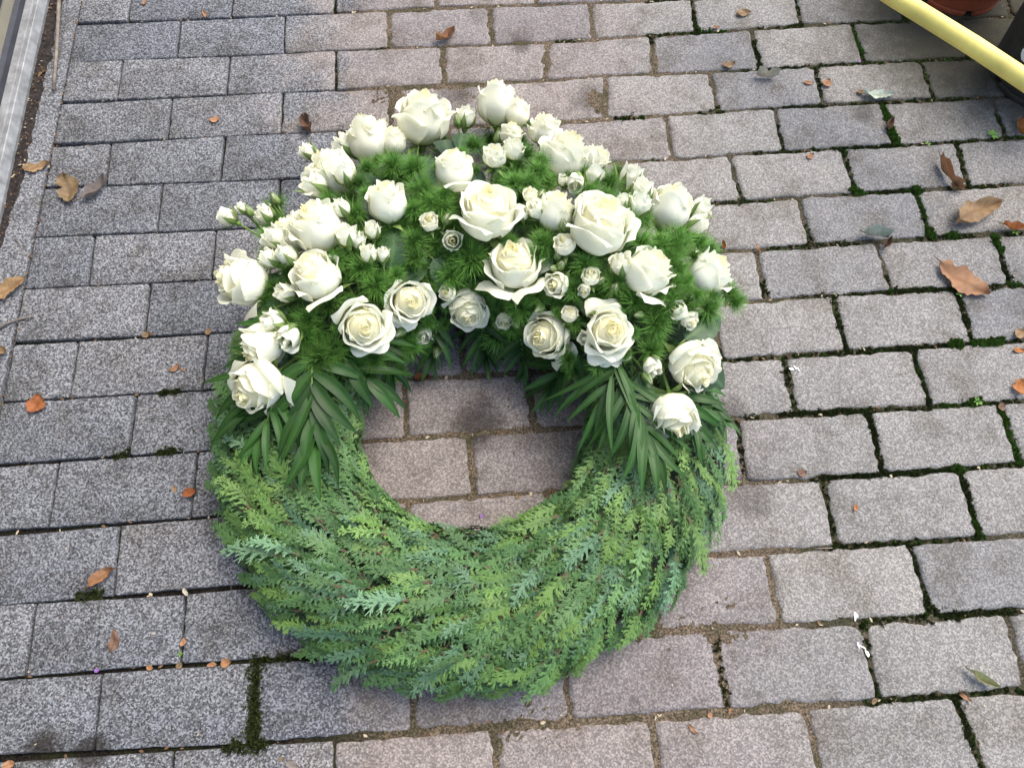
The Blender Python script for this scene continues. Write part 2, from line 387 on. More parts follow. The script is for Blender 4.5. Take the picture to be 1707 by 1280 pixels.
# long edging stones along the threshold
for y0, y1 in ((.3, -.0), (-.004, -.99), (-.994, -1.98)):
    q = [Vector((-.090, y0, 0)), Vector((-.0015, y0, 0)), Vector((-.0015, y1, 0)), Vector((-.090, y1, 0))]
    me, o = paver_mesh(q, rs); link('paver', me, paving, o, label='long narrow edging stone beside the metal threshold')

# dirt and sand in the joints: one undulating sheet, high where the joints are washed full
HEAPS = [(at(*p), r, h) for p, r, h in [((985, 160), .030, .0052), ((1000, 180), .022, .005), ((765, 150), .05, .0030), ((650, 155), .04, .0028), ((735, 100), .025, .0036), ((870, 75), .03, .0032), ((912, 105), .025, .004),
         ((1085, 100), .02, .003), ((870, 720), .05, .0028), ((790, 730), .04, .0030), ((1250, 262), .04, .0032), ((1150, 195), .04, .003), ((1110, 235), .025, .003), ((600, 1225), .06, .003), ((690, 1180), .03, .003),
         ((1200, 1050), .06, .003), ((1060, 1062), .05, .003), ((1530, 1020), .03, .004), ((900, 1205), .06, .003), ((1420, 1040), .05, .003), ((1390, 500), .025, .0035), ((427, 1170), .02, .0036), ((425, 1240), .02, .004), ((1325, 630), .02, .003)]]
def fill_z(x, y):
    t = min(1, max(0, (x - .34) / .25)); t = t * t * (3 - 2 * t); r = min(1, max(0, (x - 1.05) / .25))
    z = -.0090 + .0066 * t - .0010 * r
    z += .0014 * noise.noise(Vector((x * 38, y * 38, 0))) + .0014 * noise.noise(Vector((x * 120, y * 120, 3))) + .0014 * noise.noise(Vector((x * 230, y * 230, 9)))
    z += .0016 * t * noise.noise(Vector((x * 9, y * 9, 7)))
    if x > .3:
        for c, rr, h in HEAPS:
            d2 = ((x - c.x) ** 2 + (y - c.y) ** 2) / (rr * rr)
            if d2 < 5: z += .62 * h * math.exp(-d2 * 1.2)
    return z
x0, x1, y0, y1, st = -.10, 2.32, -1.80, .42, .0040
nx, ny = int((x1 - x0) / st), int((y1 - y0) / st)
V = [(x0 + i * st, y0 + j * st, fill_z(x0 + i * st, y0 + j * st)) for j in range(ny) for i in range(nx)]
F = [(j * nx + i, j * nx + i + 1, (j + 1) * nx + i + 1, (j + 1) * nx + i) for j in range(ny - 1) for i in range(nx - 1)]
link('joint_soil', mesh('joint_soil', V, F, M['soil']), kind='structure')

# black humus swept against the threshold
V, F, nj, ni = [], [], 200, 12
for j in range(nj):
    y = .3 - 1.0 * j / (nj - 1)
    wd = (.024 + .010 * noise.noise(Vector((y * 14, 1, 0))) + .006 * noise.noise(Vector((y * 50, 5, 0)))) * (1 if y > -.5 else max(.15, 1 - (-.5 - y) * 4.5))
    for i in range(ni):
        s = i / (ni - 1); x = -.0615 + s * wd
        V.append((x, y, .0075 * (1 - s) ** .7 - .0015 * s + (.0022 * noise.noise(Vector((x * 150, y * 150, 0))) if i < ni - 1 else -.001)))
for j in range(nj - 1):
    for i in range(ni - 1): F.append((j * ni + i, (j + 1) * ni + i, (j + 1) * ni + i + 1, j * ni + i + 1))
link('humus', mesh('humus', V, F, M['humus']), kind='structure')

# moss cushions in the joints (one mass of tiny tufts)
moss = MB(); rm = random.Random(11)
def moss_tuft(x, y, r, h, dark, z=None):
    if z is None: z = min(fill_z(x, y), .0)
    for _ in range(14):
        a = rm.uniform(0, 2 * PI); d = r * math.sqrt(rm.random()); bx, by = x + d * math.cos(a), y + d * math.sin(a)
        hh = h * (1.15 - (d / r) ** 2 * .9) * rm.uniform(.6, 1.2); l = rm.uniform(.0012, .0024); b = rm.uniform(0, 2 * PI)
        tx, ty = bx + rm.gauss(0, .0012), by + rm.gauss(0, .0012)
        ax, ay = l * math.cos(b), l * math.sin(b)
        k = rm.random() * .9
        moss.add([(bx - ax, by - ay, z - .002), (bx + ax, by + ay, z - .002), (tx + ax * .7, ty + ay * .7, z + hh), (tx - ax * .7, ty - ay * .7, z + hh)], [(0, 1, 2, 3)], 1 if dark else 0, [k * .3, k * .3, k, k])
def moss_line(p, q, wd, dens, dark, h=.004):
    a, b = at(*p), at(*q); n = max(1, int((b - a).length * dens))
    for _ in range(n):
        t = rm.random(); c = a.lerp(b, t)
        moss_tuft(c.x + rm.gauss(0, wd), c.y + rm.gauss(0, wd), rm.uniform(.002, .005), rm.uniform(.5, 1.1) * h, dark, max(fill_z(c.x, c.y), -.0008) if h >= .005 else None)
for p, q, wd, dens, dark, h in [((560, 0), (557, 24), .003, 900, 1, .003), ((475, 30), (473, 88), .002, 500, 1, .003), ((325, 93), (343, 93), .002, 800, 1, .004), ((559, 86), (560, 150), .003, 350, 1, .003),
      ((575, 90), (650, 80), .002, 400, 1, .003), ((270, 656), (298, 652), .002, 1000, 1, .005), ((195, 660), (210, 658), .002, 700, 1, .003), ((190, 762), (214, 757), .003, 1000, 1, .005), ((265, 756), (296, 752), .003, 1000, 1, .005),
      ((132, 993), (172, 988), .003, 1100, 1, .005), ((157, 878), (175, 874), .002, 700, 1, .003), ((196, 880), (194, 940), .002, 700, 1, .003), ((430, 1100), (521, 1094), .004, 1100, 1, .005), ((426, 1105), (424, 1240), .0045, 2600, 1, .005),
      ((385, 1245), (440, 1236), .005, 1400, 1, .006), ((345, 993), (420, 985), .002, 500, 1, .003), ((350, 860), (390, 855), .002, 500, 1, .003),
      ((1418, 45), (1440, 92), .003, 900, 0, .004), ((1470, 175), (1482, 205), .0035, 1100, 0, .005), ((1484, 215), (1494, 240), .004, 1500, 0, .007), ((1270, 180), (1500, 170), .002, 350, 1, .003), ((1150, 0), (1163, 52), .002, 400, 1, .003),
      ((1255, 62), (1268, 112), .003, 500, 1, .003), ((1290, 118), (1330, 112), .003, 600, 1, .003), ((1165, 50), (1210, 52), .003, 600, 0, .004), ((1385, 250), (1500, 242), .003, 700, 1, .004), ((1420, 316), (1436, 322), .003, 1300, 0, .005),
      ((1436, 322), (1530, 316), .003, 500, 1, .004), ((1524, 315), (1535, 320), .003, 1800, 0, .006), ((1532, 322), (1552, 395), .003, 600, 0, .003), ((1548, 380), (1556, 396), .003, 1600, 0, .006), ((1578, 393), (1595, 391), .003, 1700, 0, .006),
      ((1658, 394), (1668, 418), .003, 1700, 0, .006), ((1668, 420), (1690, 475), .003, 700, 1, .004), ((1485, 486), (1600, 481), .003, 900, 1, .004), ((1483, 482), (1487, 487), .002, 1500, 0, .004), ((1680, 470), (1707, 476), .003, 1100, 0, .004),
      ((1596, 484), (1622, 570), .003, 450, 1, .003), ((1500, 582), (1595, 574), .004, 1100, 1, .004), ((1583, 574), (1607, 573), .003, 1500, 0, .006), ((1620, 573), (1670, 569), .003, 1500, 0, .006), ((1410, 588), (1500, 582), .002, 500, 1, .003),
      ((1521, 584), (1535, 630), .003, 700, 1, .004), ((1530, 612), (1543, 630), .003, 1300, 0, .004), ((1540, 640), (1552, 675), .003, 900, 1, .004), ((1570, 675), (1640, 670), .004, 1000, 0, .004), ((1610, 671), (1637, 668), .003, 1500, 0, .005), ((1300, 690), (1450, 684), .003, 700, 1, .004),
      ((1666, 672), (1702, 773), .003, 1000, 0, .004), ((1448, 688), (1474, 788), .003, 700, 1, .004), ((1370, 797), (1600, 782), .003, 800, 1, .004), ((1595, 782), (1605, 786), .002, 1800, 0, .005), ((1605, 790), (1634, 894), .003, 800, 1, .004), ((1620, 850), (1634, 894), .002, 900, 0, .004),
      ((1396, 912), (1515, 906), .003, 700, 1, .003), ((1515, 908), (1550, 1010), .003, 700, 1, .004), ((1548, 1020), (1600, 1024), .006, 1100, 1, .004), ((1600, 1023), (1707, 1016), .003, 700, 1, .003), ((1588, 1160), (1612, 1200), .003, 700, 1, .003),
      ((1600, 1165), (1625, 1275), .003, 500, 1, .003), ((1460, 1168), (1600, 1158), .002, 400, 1, .003), ((1190, 1060), (1215, 1180), .003, 300, 1, .003), ((1380, 505), (1412, 582), .004, 500, 1, .003), ((1130, 490), (1380, 492), .003, 250, 1, .003)]:
    moss_line(p, q, wd, dens, dark, h)
for k in range(1, 15):                                 # thin dark moss on most of the older joints
    for (a, b) in zip(J[k], J[k][1:]):
        A, B = at(*a), at(*b)
        for _ in range(int((B - A).length * 520)):
            c = A.lerp(B, rm.random()); mk = noise.noise(Vector((c.x * 9, c.y * 9, 4))) + .55 * min(1, max(-1, (c.x - 1.0) / .35))
            if mk > .36: moss_tuft(c.x, c.y + rm.gauss(0, .0035), rm.uniform(.0015, .004), rm.uniform(.001, .003), rm.random() < .85)
    for xt, xb in H[k]:
        A, B = at(xt, interp(J[k], xt)), at(xb, interp(J[k + 1], xb))
        for _ in range(int((B - A).length * 520)):
            c = A.lerp(B, rm.random()); mk = noise.noise(Vector((c.x * 9, c.y * 9, 4))) + .55 * min(1, max(-1, (c.x - 1.0) / .35))
            if mk > .36: moss_tuft(c.x + rm.gauss(0, .0035), c.y, rm.uniform(.0015, .004), rm.uniform(.001, .003), rm.random() < .85)
o = link('moss', moss.mesh('moss', [M['moss'], M['moss_dark']], False), kind='stuff')

# crumbs of leaf, seeds and grit lying in the joints and the humus
lit = MB(); rl = random.Random(5)
def crumb(x, y, z, s, m):
    a = rl.uniform(0, 2 * PI); e = rl.uniform(.25, .7); ca, sa = math.cos(a) * s, math.sin(a) * s
    P = [(-1, -.1), (-.3, -e), (.8, -e * .5), (1, .2), (.1, e)]
    V = [(x + u * ca - v * sa, y + u * sa + v * ca, z + rl.uniform(0, .35) * s) for u, v in P]
    lit.add(V, [(0, 1, 2, 3, 4)], m)
for k in range(1, 15):
    for (a, b) in zip(J[k], J[k][1:]):
        A, B = at(*a), at(*b); n = int((B - A).length * 26)
        for _ in range(n):
            c = A.lerp(B, rl.random()); crumb(c.x, c.y + rl.gauss(0, .003), max(-.003, fill_z(c.x, c.y)) + .001, rl.uniform(.0015, .0042), 0 if rl.random() < .62 else 1)
for _ in range(90):
    y = rl.uniform(-.95, .0); crumb(rl.gauss(-.001, .0018), y, -.004, rl.uniform(.002, .005), 0 if rl.random() < .8 else 1)
for _ in range(240):
    y = rl.uniform(-.62, .05); crumb(-.060 + abs(rl.gauss(0, .013)), y, .006, rl.uniform(.001, .0035), 0 if rl.random() < .8 else 1)
for _ in range(260):
    c = at(rl.uniform(0, 1707), rl.uniform(0, 1280)); crumb(c.x, c.y, .001, rl.uniform(.0008, .0022), 0 if rl.random() < .5 else 1)
for p in [(1325, 613), (1319, 616), (1331, 617), (1437, 1078), (1443, 1087), (1430, 1075), (1445, 1090), (1426, 1025), (1425, 1030)]:
    c = at(*p); crumb(c.x, c.y, .0012, .0045, 2)
link('leaf_litter', lit.mesh('leaf_litter', [M['litter'], M['litter_pale'], M['white']], False), kind='stuff')

# ---------------------------------------------------------------- door threshold on the left
def box(x0, x1, y0, y1, z0, z1, b=.0):
    V = [(x, y, z) for z in (z0, z1) for y in (y0, y1) for x in (x0, x1)]
    return V, [(0, 2, 3, 1), (4, 5, 7, 6), (0, 1, 5, 4), (2, 6, 7, 3), (0, 4, 6, 2), (1, 3, 7, 5)]
def prism(prof, y0, y1):                               # profile in x,z swept along y
    n = len(prof); V = [(x, y0, z) for x, z in prof] + [(x, y1, z) for x, z in prof]
    return V, [(i, (i + 1) % n, n + (i + 1) % n, n + i) for i in range(n)] + [tuple(range(n)), tuple(range(2 * n - 1, n - 1, -1))]
th = thing('threshold', 'weathered aluminium door threshold profile along the left edge', 'threshold', (0, 0, 0))
V, F = prism([(-.0865, -.01), (-.0865, .026), (-.0855, .027), (-.0735, .0265), (-.0720, .0245), (-.0700, .0245), (-.0690, .0265), (-.0640, .0265), (-.0628, .0255), (-.0565, .0130), (-.0560, .0120), (-.0560, -.01)], .35, -1.9)
link('rail', mesh('rail', V, F, M['alu'], False), th)
V, F = prism([(-.1085, -.01), (-.1085, .0245), (-.1000, .0215), (-.0868, .0215), (-.0868, -.01)], .35, -1.9)
link('gasket', mesh('gasket', V, F, M['gasket'], False), th)
dw = thing('door', 'beige door panel standing on the threshold in the top left corner', 'door', (0, 0, 0))
V, F = box(-.150, -.1088, .35, -1.9, .012, 2.1); link('panel', mesh('panel', V, F, M['door'], False), dw)
V, F = box(-.1082, -.1062, .35, -1.9, .055, .10); link('trim', mesh('trim', V, F, M['gasket'], False), dw)
# ---------------------------------------------------------------- pots and yellow tube, top right
def lathe(prof, n=48, a0=0, a1=2 * PI):
    full = abs(a1 - a0 - 2 * PI) < 1e-6; m = n if full else n + 1
    V = [(r * math.cos(a0 + (a1 - a0) * k / n), r * math.sin(a0 + (a1 - a0) * k / n), z) for r, z in prof for k in range(m)]
    F = []
    for i in range(len(prof) - 1):
        for k in range(n):
            k2 = (k + 1) % m if full else k + 1
            F.append((i * m + k, i * m + k2, (i + 1) * m + k2, (i + 1) * m + k))
    return V, F
def pot(label, c, rb, rt, h, m, notch, group=None):
    t = thing('flower_pot', label, 'flower pot', (c[0], c[1], 0), group)
    wl = .003
    prof = [(0, .011), (rb - .004, .011), (rb, .014), (rb + (rt - rb) * .8, h * .80), (rb + (rt - rb) * .8 + .004, h * .805), (rt + .004, h * .995), (rt + .003, h), (rt - .001, h), (rt - .002, h * .97), (rb + (rt - rb) * .5, h * .5), (0, h * .5)]
    link('pot_wall', mesh('pot_wall', *lathe(prof), m), t)
    for k in range(6):
        a = notch + k * PI / 3
        link('foot', mesh('foot', *lathe([(rb - .008, .012), (rb - .008, .0003), (rb - .0005, .0003), (rb + .0002, .013)], 10, a, a + PI / 3 - .22), m), t)
    V, F = lathe([(0, h * .84), (rt * .5, h * .85), (rb + (rt - rb) * .8 - .004, h * .83)], 40)
    V = [(x, y, z + .006 * noise.noise(Vector((x * 60, y * 60, 0)))) for x, y, z in V]
    link('potting_soil', mesh('potting_soil', V, F, M['humus']), t)
    return t
pot('reddish terracotta coloured plastic pot behind the yellow tube', (1.812, -.062), .098, .126, .17, M['red_pot'], 3.75)
bp = pot('black plastic nursery pot with a white print at the right edge', (1.897, -.328), .095, .122, .19, M['black_pot'], 3.38)
V, F = [], []
c = Vector((0, 0, 0))
def potr(z): return .095 + (.122 - .095) * .8 * (z - .014) / (.19 * .8 - .014) + .0006
A0 = math.radians(200)
rings = 5; seg = 14
for i in range(rings):
    for k in range(seg):
        rr = i / (rings - 1); a = 2 * PI * k / seg
        da = .15 * rr * math.cos(a) * (1 + .14 * math.cos(3 * a)); z = .098 + .020 * rr * math.sin(a) * (1 + .12 * math.sin(3 * a))
        V.append((potr(z) * math.cos(A0 + da), potr(z) * math.sin(A0 + da), z))
for i in range(rings - 1):
    for k in range(seg): F.append((i * seg + k, i * seg + (k + 1) % seg, (i + 1) * seg + (k + 1) % seg, (i + 1) * seg + k))
link('printed_mark', mesh('printed_mark', V, F, M['white']), bp, label='white print on the pot wall')
ta, tb = at(1262, -153, .192), at(1990, 315, .212)
tp = [ta.lerp(tb, i / 11) + Vector((0, 0, .0015 * math.sin(i * 1.3))) for i in range(12)]
me = mesh('yellow_tube', *tube(tp, .0150, 24), M['yellow'])
thing('hose', 'thick yellow plastic tube crossing the top right corner above the pots', 'hose', me=me)

# ---------------------------------------------------------------- the wreath: ring, cypress, foam
WC = Vector((.717, -.995, 0)); WR, WA, WB, WZ = .266, .105, .055, .048
def ring_z(x, y):
    d = (math.hypot(x - WC.x, y - WC.y) - WR) / (WA + .006)
    return WZ + (WB + .008) * math.sqrt(1 - d * d) if abs(d) < .98 else 0.0
def dome_h(phi):                                       # phi in degrees, 90 = top of the picture
    a = abs(phi - 90); t = min(1, max(0, (a - 35) / 80)); t = t * t * (3 - 2 * t)
    return .135 * (1 - t) + .045 * t
def dome_z(x, y):
    dx, dy = x - WC.x, y - WC.y
    phi = math.degrees(math.atan2(dy, dx)); phi = phi if phi > -90 else phi + 360
    if abs(phi - 90) > 118: return 0.0
    r = math.hypot(dx, dy); d = (r - WR - .02)
    wd = .185 if d > 0 else .150
    q = d / wd
    return .05 + dome_h(phi) * math.sqrt(1 - q * q) if abs(q) < 1 else 0.0
def surf(x, y): return max(ring_z(x, y), dome_z(x, y), .004)
def place(px, py, extra=0.0, zmin=0.0):
    z = .12
    for _ in range(40):
        p = at(px, py, z); z += .35 * (max(zmin, surf(p.x, p.y) + extra) - z)
    return at(px, py, z)

wreath = thing('wreath', 'round green cypress wreath with a crest of white roses, lying on the pavers', 'wreath', WC)
V, F, n, m = [], [], 96, 20
for i in range(n):
    a = 2 * PI * i / n
    for j in range(m):
        b = 2 * PI * j / m
        rr = WR + (WA - .022) * math.cos(b) * (1 + .05 * noise.noise(Vector((a * 4, b * 2, 0))))
        V.append((rr * math.cos(a), rr * math.sin(a), max(.001, WZ - .004 + (WB - .014) * math.sin(b))))
for i in range(n):
    for j in range(m): F.append((i * m + j, (i + 1) % n * m + j, (i + 1) % n * m + (j + 1) % m, i * m + (j + 1) % m))
link('ring', mesh('ring', V, F, M['straw']), wreath)
V, F, n, m = [], [], 60, 14
for i in range(n):
    ph = -18 + 216 * i / (n - 1); a = math.radians(ph); hh = dome_h(ph) - .045; tap = math.sin(PI * i / (n - 1)) ** .3 if 0 < i < n - 1 else .05
    for j in range(m):
        b = PI * j / (m - 1); rr = WR + .015 + .120 * math.cos(b) * tap
        V.append((rr * math.cos(a), rr * math.sin(a), .04 + max(.01, hh) * math.sin(b) * tap + .006 * noise.noise(Vector((a * 9, b * 5, 2)))))
for i in range(n - 1):
    for j in range(m - 1): F.append((i * m + j, (i + 1) * m + j, (i + 1) * m + j + 1, i * m + j + 1))
link('floral_foam', mesh('floral_foam', V, F, M['foam']), wreath)

# flat scale-leaved sprays: axis along +x, blade in xy, tip drooping
def spray_geo(rg, L, mb, mi):
    def seg(p, q, w0, w1, t0, t1, zc):
        d = (q - p); nrm = Vector((-d.y, d.x, 0)).normalized()
        mid = (p + q) / 2 + Vector((0, 0, zc))
        a, b, c2, d2 = p - nrm * w0, p + nrm * w0, q + nrm * w1, q - nrm * w1
        mm = (w0 + w1) * .62
        mb.add([a, b, mid + nrm * mm, c2, d2, mid - nrm * mm], [(0, 1, 2, 5), (5, 2, 3, 4)], mi, [t0, t0, (t0 + t1) / 2, t1, t1, (t0 + t1) / 2])
    cv = rg.uniform(-.25, .25)
    def ax(t): return Vector((L * t, cv * L * t * t * .5, L * (.06 * math.sin(t * 3) - .16 * t * t)))
    nb = rg.randint(13, 16)
    for i in range(6):
        seg(ax(i / 6), ax((i + 1) / 6), .0010 - .0001 * i, .0009 - .0001 * i, .1, .25 + .5 * (i / 6), .0004)
        if i < 1: mb.M[-2:] = [mi + 10] * 2
    for i in range(nb):
        t = .10 + .88 * i / (nb - 1); s = 1 if i % 2 else -1
        p = ax(t); d = ax(min(1, t + .02)) - ax(t - .02); a0 = math.atan2(d.y, d.x)
        l = L * (.46 * math.sin(PI * (.20 + .76 * t)) ** .8 + .04) * rg.uniform(.65, 1.25)
        ang = a0 + s * rg.uniform(.34, .62)
        ns = max(3, int(l / .0042)); pp = p; aa = ang; zt = rg.uniform(-.12, .06)
        for k in range(ns):
            aa -= s * .05; st = l / ns
            q = pp + Vector((math.cos(aa) * st, math.sin(aa) * st, zt * st - .05 * st * k / ns))
            tt = (k + 1) / ns
            seg(pp, q, .00068, .00060 if k < ns - 1 else .0003, .15 + .55 * k / ns, .15 + .75 * tt, .0005)
            for s2 in ((1, -1) if k < ns - 1 else ()):
                if rg.random() < .10: continue
                l2 = l * (.42 * (1 - tt * .62)) * rg.uniform(.7, 1.25); a2 = aa + s2 * rg.uniform(.32, .60)
                e = q + Vector((math.cos(a2) * l2, math.sin(a2) * l2, rg.uniform(-.16, .08) * l2))
                seg(q, e, .00062, .00030, .3, 1.0, .0005)
                if l2 > .0055:
                    s3 = s2 if rg.random() < .5 else -s2; a3 = a2 + s3 * .6; h = q.lerp(e, .5); l3 = l2 * .42
                    seg(h, h + Vector((math.cos(a3) * l3, math.sin(a3) * l3, 0)), .0007, .0003, .5, 1, .0004)
rg = random.Random(21)
SPR = []
for c in range(4):
    for k in range(4):
        mb = MB(); spray_geo(rg, .052 + .007 * (k % 3), mb, 0); SPR.append((c, mb))
SPR_ME = []
for c, mb in SPR:
    SPR_ME.append(mesh('cypress_spray', mb.V, mb.F, [CY[c], M['bark']], False, [1 if q >= 10 else 0 for q in mb.M], mb.T))
def torus_frame(phi, psi, lift):
    """point on the ring's skin; axes: running clockwise, outward across the skin, skin normal"""
    er = Vector((math.cos(phi), math.sin(phi), 0)); tg = Vector((math.sin(phi), -math.cos(phi), 0)); ez = Vector((0, 0, 1))
    a, b = WA - .012 + lift, WB - .006 + lift
    p = er * (WR + a * math.cos(psi)) + ez * max(.006, WZ + b * math.sin(psi))
    nrm = (er * math.cos(psi) / a + ez * math.sin(psi) / b).normalized()
    acr = (er * math.sin(psi) * a - ez * math.cos(psi) * b).normalized()      # towards outer edge, over the top
    return p, tg, acr, nrm
def spray_matrix(phi, psi, lift, beta, pitch, rollv, scale):
    p, tg, acr, nrm = torus_frame(phi, psi, lift)
    d = (tg * math.cos(beta) + acr * math.sin(beta)).normalized()
    d = (d * math.cos(pitch) + nrm * math.sin(pitch)).normalized()
    y = nrm.cross(d).normalized(); z = d.cross(y)
    R = Matrix((d, y, z)).transposed() @ Matrix.Rotation(rollv, 3, 'X')
    return Matrix.Translation(p) @ (R * scale).to_4x4()
spots = []
def try_spray(top):
    phi = rg.uniform(-205, 28); psi = rg.uniform(2, 178) if not top else rg.triangular(-8, 188, 70)
    if phi > 8 and not top: phi = rg.uniform(-205, 8)
    ph = math.radians(phi); ps = math.radians(psi)
    c = math.cos(ps)                                   # +1 outer rim, -1 inner rim
    beta = .22 + .42 * max(0, c) ** 1.2 - .34 * max(0, -c) + rg.gauss(0, .27)
    beta = -beta if False else beta
    return ph, ps, beta
def acr_beta(beta): return beta
stuff_mb = MB()
def pick_colour(phi, psi):
    v = noise.noise(Vector((math.cos(phi) * 3.2, math.sin(phi) * 3.2, psi * 1.1))) + rg.gauss(0, .28)
    return 0 if v > .24 else (1 if v > -.06 else (2 if v > -.40 else 3))
for i in range(2100):
    ph, ps, be = try_spray(False); c = pick_colour(ph, ps) if rg.random() < .6 else 3
    si = c * 4 + rg.randrange(4)
    # 'acr' points from inner to outer rim when psi runs 180 -> 0
    Mx = spray_matrix(ph, ps, rg.uniform(-.010, .006), be, rg.uniform(-.02, .24), rg.gauss(0, .40), rg.uniform(.7, 1.1))
    src = SPR[si][1]
    stuff_mb.add([Mx @ Vector(v) for v in src.V], src.F, c, [t * .8 for t in src.T]); stuff_mb.M[-len(src.F):] = [4 if q >= 10 else c for q in src.M]
link('cypress_foliage', stuff_mb.mesh('cypress_foliage', CY + [M['bark']], False), wreath, kind='stuff')
cnt = 0
while cnt < 300:
    ph, ps, be = try_spray(True); c = pick_colour(ph, ps)
    Mx = spray_matrix(ph, ps, rg.uniform(.002, .011), be, rg.uniform(.0, .26), rg.gauss(0, .50), rg.uniform(.65, 1.35))
    o = link('cypress_spray', SPR_ME[c * 4 + rg.randrange(4)], wreath); o.matrix_local = Mx; cnt += 1

# ---------------------------------------------------------------- palm fronds
def leaflet_geo(base, tip, wid, up, droop, rr):
    L = (tip - base).length; d = (tip - base).normalized(); side = d.cross(up).normalized(); u2 = side.cross(d)
    n = 9; V, T = [], []
    tw = rr.gauss(0, .25); sk = rr.gauss(0, .05)
    for i in range(n):
        t = i / (n - 1); wv = wid * .5 * (math.sin(PI * min(1, t * .93 + .07) ** .72) ** .9 + .03) * (1 if t < 1 else .05)
        c = base.lerp(tip, t) + u2 * (droop * L * math.sin(PI * t)) + side * (sk * L * math.sin(PI * t))
        a = tw * t; s2 = side * math.cos(a) + u2 * math.sin(a)
        for k, (e, f) in enumerate(((-1, .16), (-.5, .04), (0, -.06), (.5, .04), (1, .16))):
            V.append(c + s2 * wv * e + u2 * (wv * f + .0003 * (k % 2))); T.append(.55 if k == 2 else .15 * rr.random())
    F = [(i * 5 + k, i * 5 + k + 1, (i + 1) * 5 + k + 1, (i + 1) * 5 + k) for i in range(n - 1) for k in range(4)]
    return V, F, T
rp = random.Random(31)
UP = Vector((0, 0, 1))
def palm(label, a, b, n, lens, wid, sides=(1, -1), spread=(1.15, .35), ex=.012, tipex=.012, zb=None, extra=()):
    """rachis from photo point a to b; leaflets either side, lens in photo px (base, middle, tip)"""
    pa, pb = place(*a, ex), place(*b, ex)
    t = thing('palm_frond', label, 'palm frond', pa)
    mid = (pa + pb) / 2 + UP * .012
    rch = bez(pa, mid, pb, 8)
    link('rachis', mesh('rachis', *tube([p - pa for p in rch], [.0016 - .0012 * i / 7 for i in range(8)], 6), M['stem']), t)
    ax = Vector((b[0] - a[0], b[1] - a[1], 0)); al = ax.length; ax.normalize()
    jobs = []
    for i in range(n):
        f = .08 + .92 * i / (n - 1)
        l = np.interp(f, [0, .5, 1], lens)
        for s in sides:
            an = s * np.interp(f, [0, 1], spread) + rp.gauss(0, .13)
            dx, dy = ax.x * math.cos(an) - ax.y * math.sin(an), ax.x * math.sin(an) + ax.y * math.cos(an)
            q = (a[0] + ax.x * al * f, a[1] + ax.y * al * f)
            ll = l * rp.uniform(.78, 1.12)
            jobs.append((f, (q[0] + dx * ll, q[1] + dy * ll), wid * rp.uniform(.55, .85)))
    for f, tip, wd in jobs:
        bp_ = rch[0] * (1 - f) ** 2 + mid * 2 * f * (1 - f) + rch[-1] * f * f
        tp_ = place(*tip, tipex + rp.uniform(-.004, .008))
        dz = tp_.z - bp_.z; ln = (tp_ - bp_).length
        if dz < -.5 * ln: tp_ = at(*tip, bp_.z - .32 * ln)
        V, F, T = leaflet_geo(bp_ - pa, tp_ - pa, wd * pxm(bp_), UP, .09, rp)
        link('leaflet', mesh('leaflet', V, F, M['palm'], True, None, T), t)
    return t
palm('broad palm frond fanning left below the left end of the roses, over the pavers', (478, 545), (408, 690), 7, (88, 105, 90), 24, (1,), (1.35, .25), .020)
palm('palm frond with the longest leaflets, drooping over the cypress at lower left', (520, 590), (524, 735), 8, (120, 118, 100), 27, (1, -1), (1.05, .18), .022)
palm('palm frond hanging under the lowest left rose', (470, 640), (440, 720), 5, (80, 85, 75), 22, (1, -1), (1.0, .2), .014)
palm('palm frond on the inner left shoulder of the wreath', (560, 585), (612, 632), 4, (95, 100, 90), 26, (1, -1), (.9, .2), .018)
palm('small dark palm frond below the left open rose, at the edge of the hole', (632, 560), (652, 618), 6, (60, 62, 48), 15, (1, -1), (1.1, .15), .010)
palm('palm frond pointing into the hole left of its middle', (730, 540), (722, 588), 4, (62, 64, 50), 14, (1, -1), (.9, .2), .012)
palm('dark palm frond hanging straight down into the middle of the hole', (802, 535), (806, 590), 6, (68, 66, 50), 15, (1, -1), (1.1, .12), .012)
palm('palm frond hanging into the hole right of its middle', (868, 565), (872, 605), 5, (66, 62, 48), 15, (1, -1), (1.2, .2), .012)
palm('palm frond spreading left into the hole below the right open rose', (962, 588), (920, 640), 6, (88, 76, 58), 17, (1, -1), (1.0, .15), .014)
palm('palm frond with long narrow leaflets over the right inner edge of the hole', (1030, 600), (1010, 655), 5, (135, 125, 110), 17, (1, -1), (.7, .1), .02)
palm('large palm frond spread over the cypress at lower right', (1040, 625), (1083, 735), 8, (130, 122, 100), 22, (1, -1), (.95, .14), .022)
palm('palm frond fanning to the right beneath the lowest right rose', (1120, 650), (1165, 720), 6, (88, 80, 60), 20, (-1, 1), (.85, .1), .012)
palm('dark palm frond at the outer right edge below the rose leaves', (1160, 640), (1198, 700), 4, (50, 55, 45), 18, (-1, 1), (.7, .15), .008)

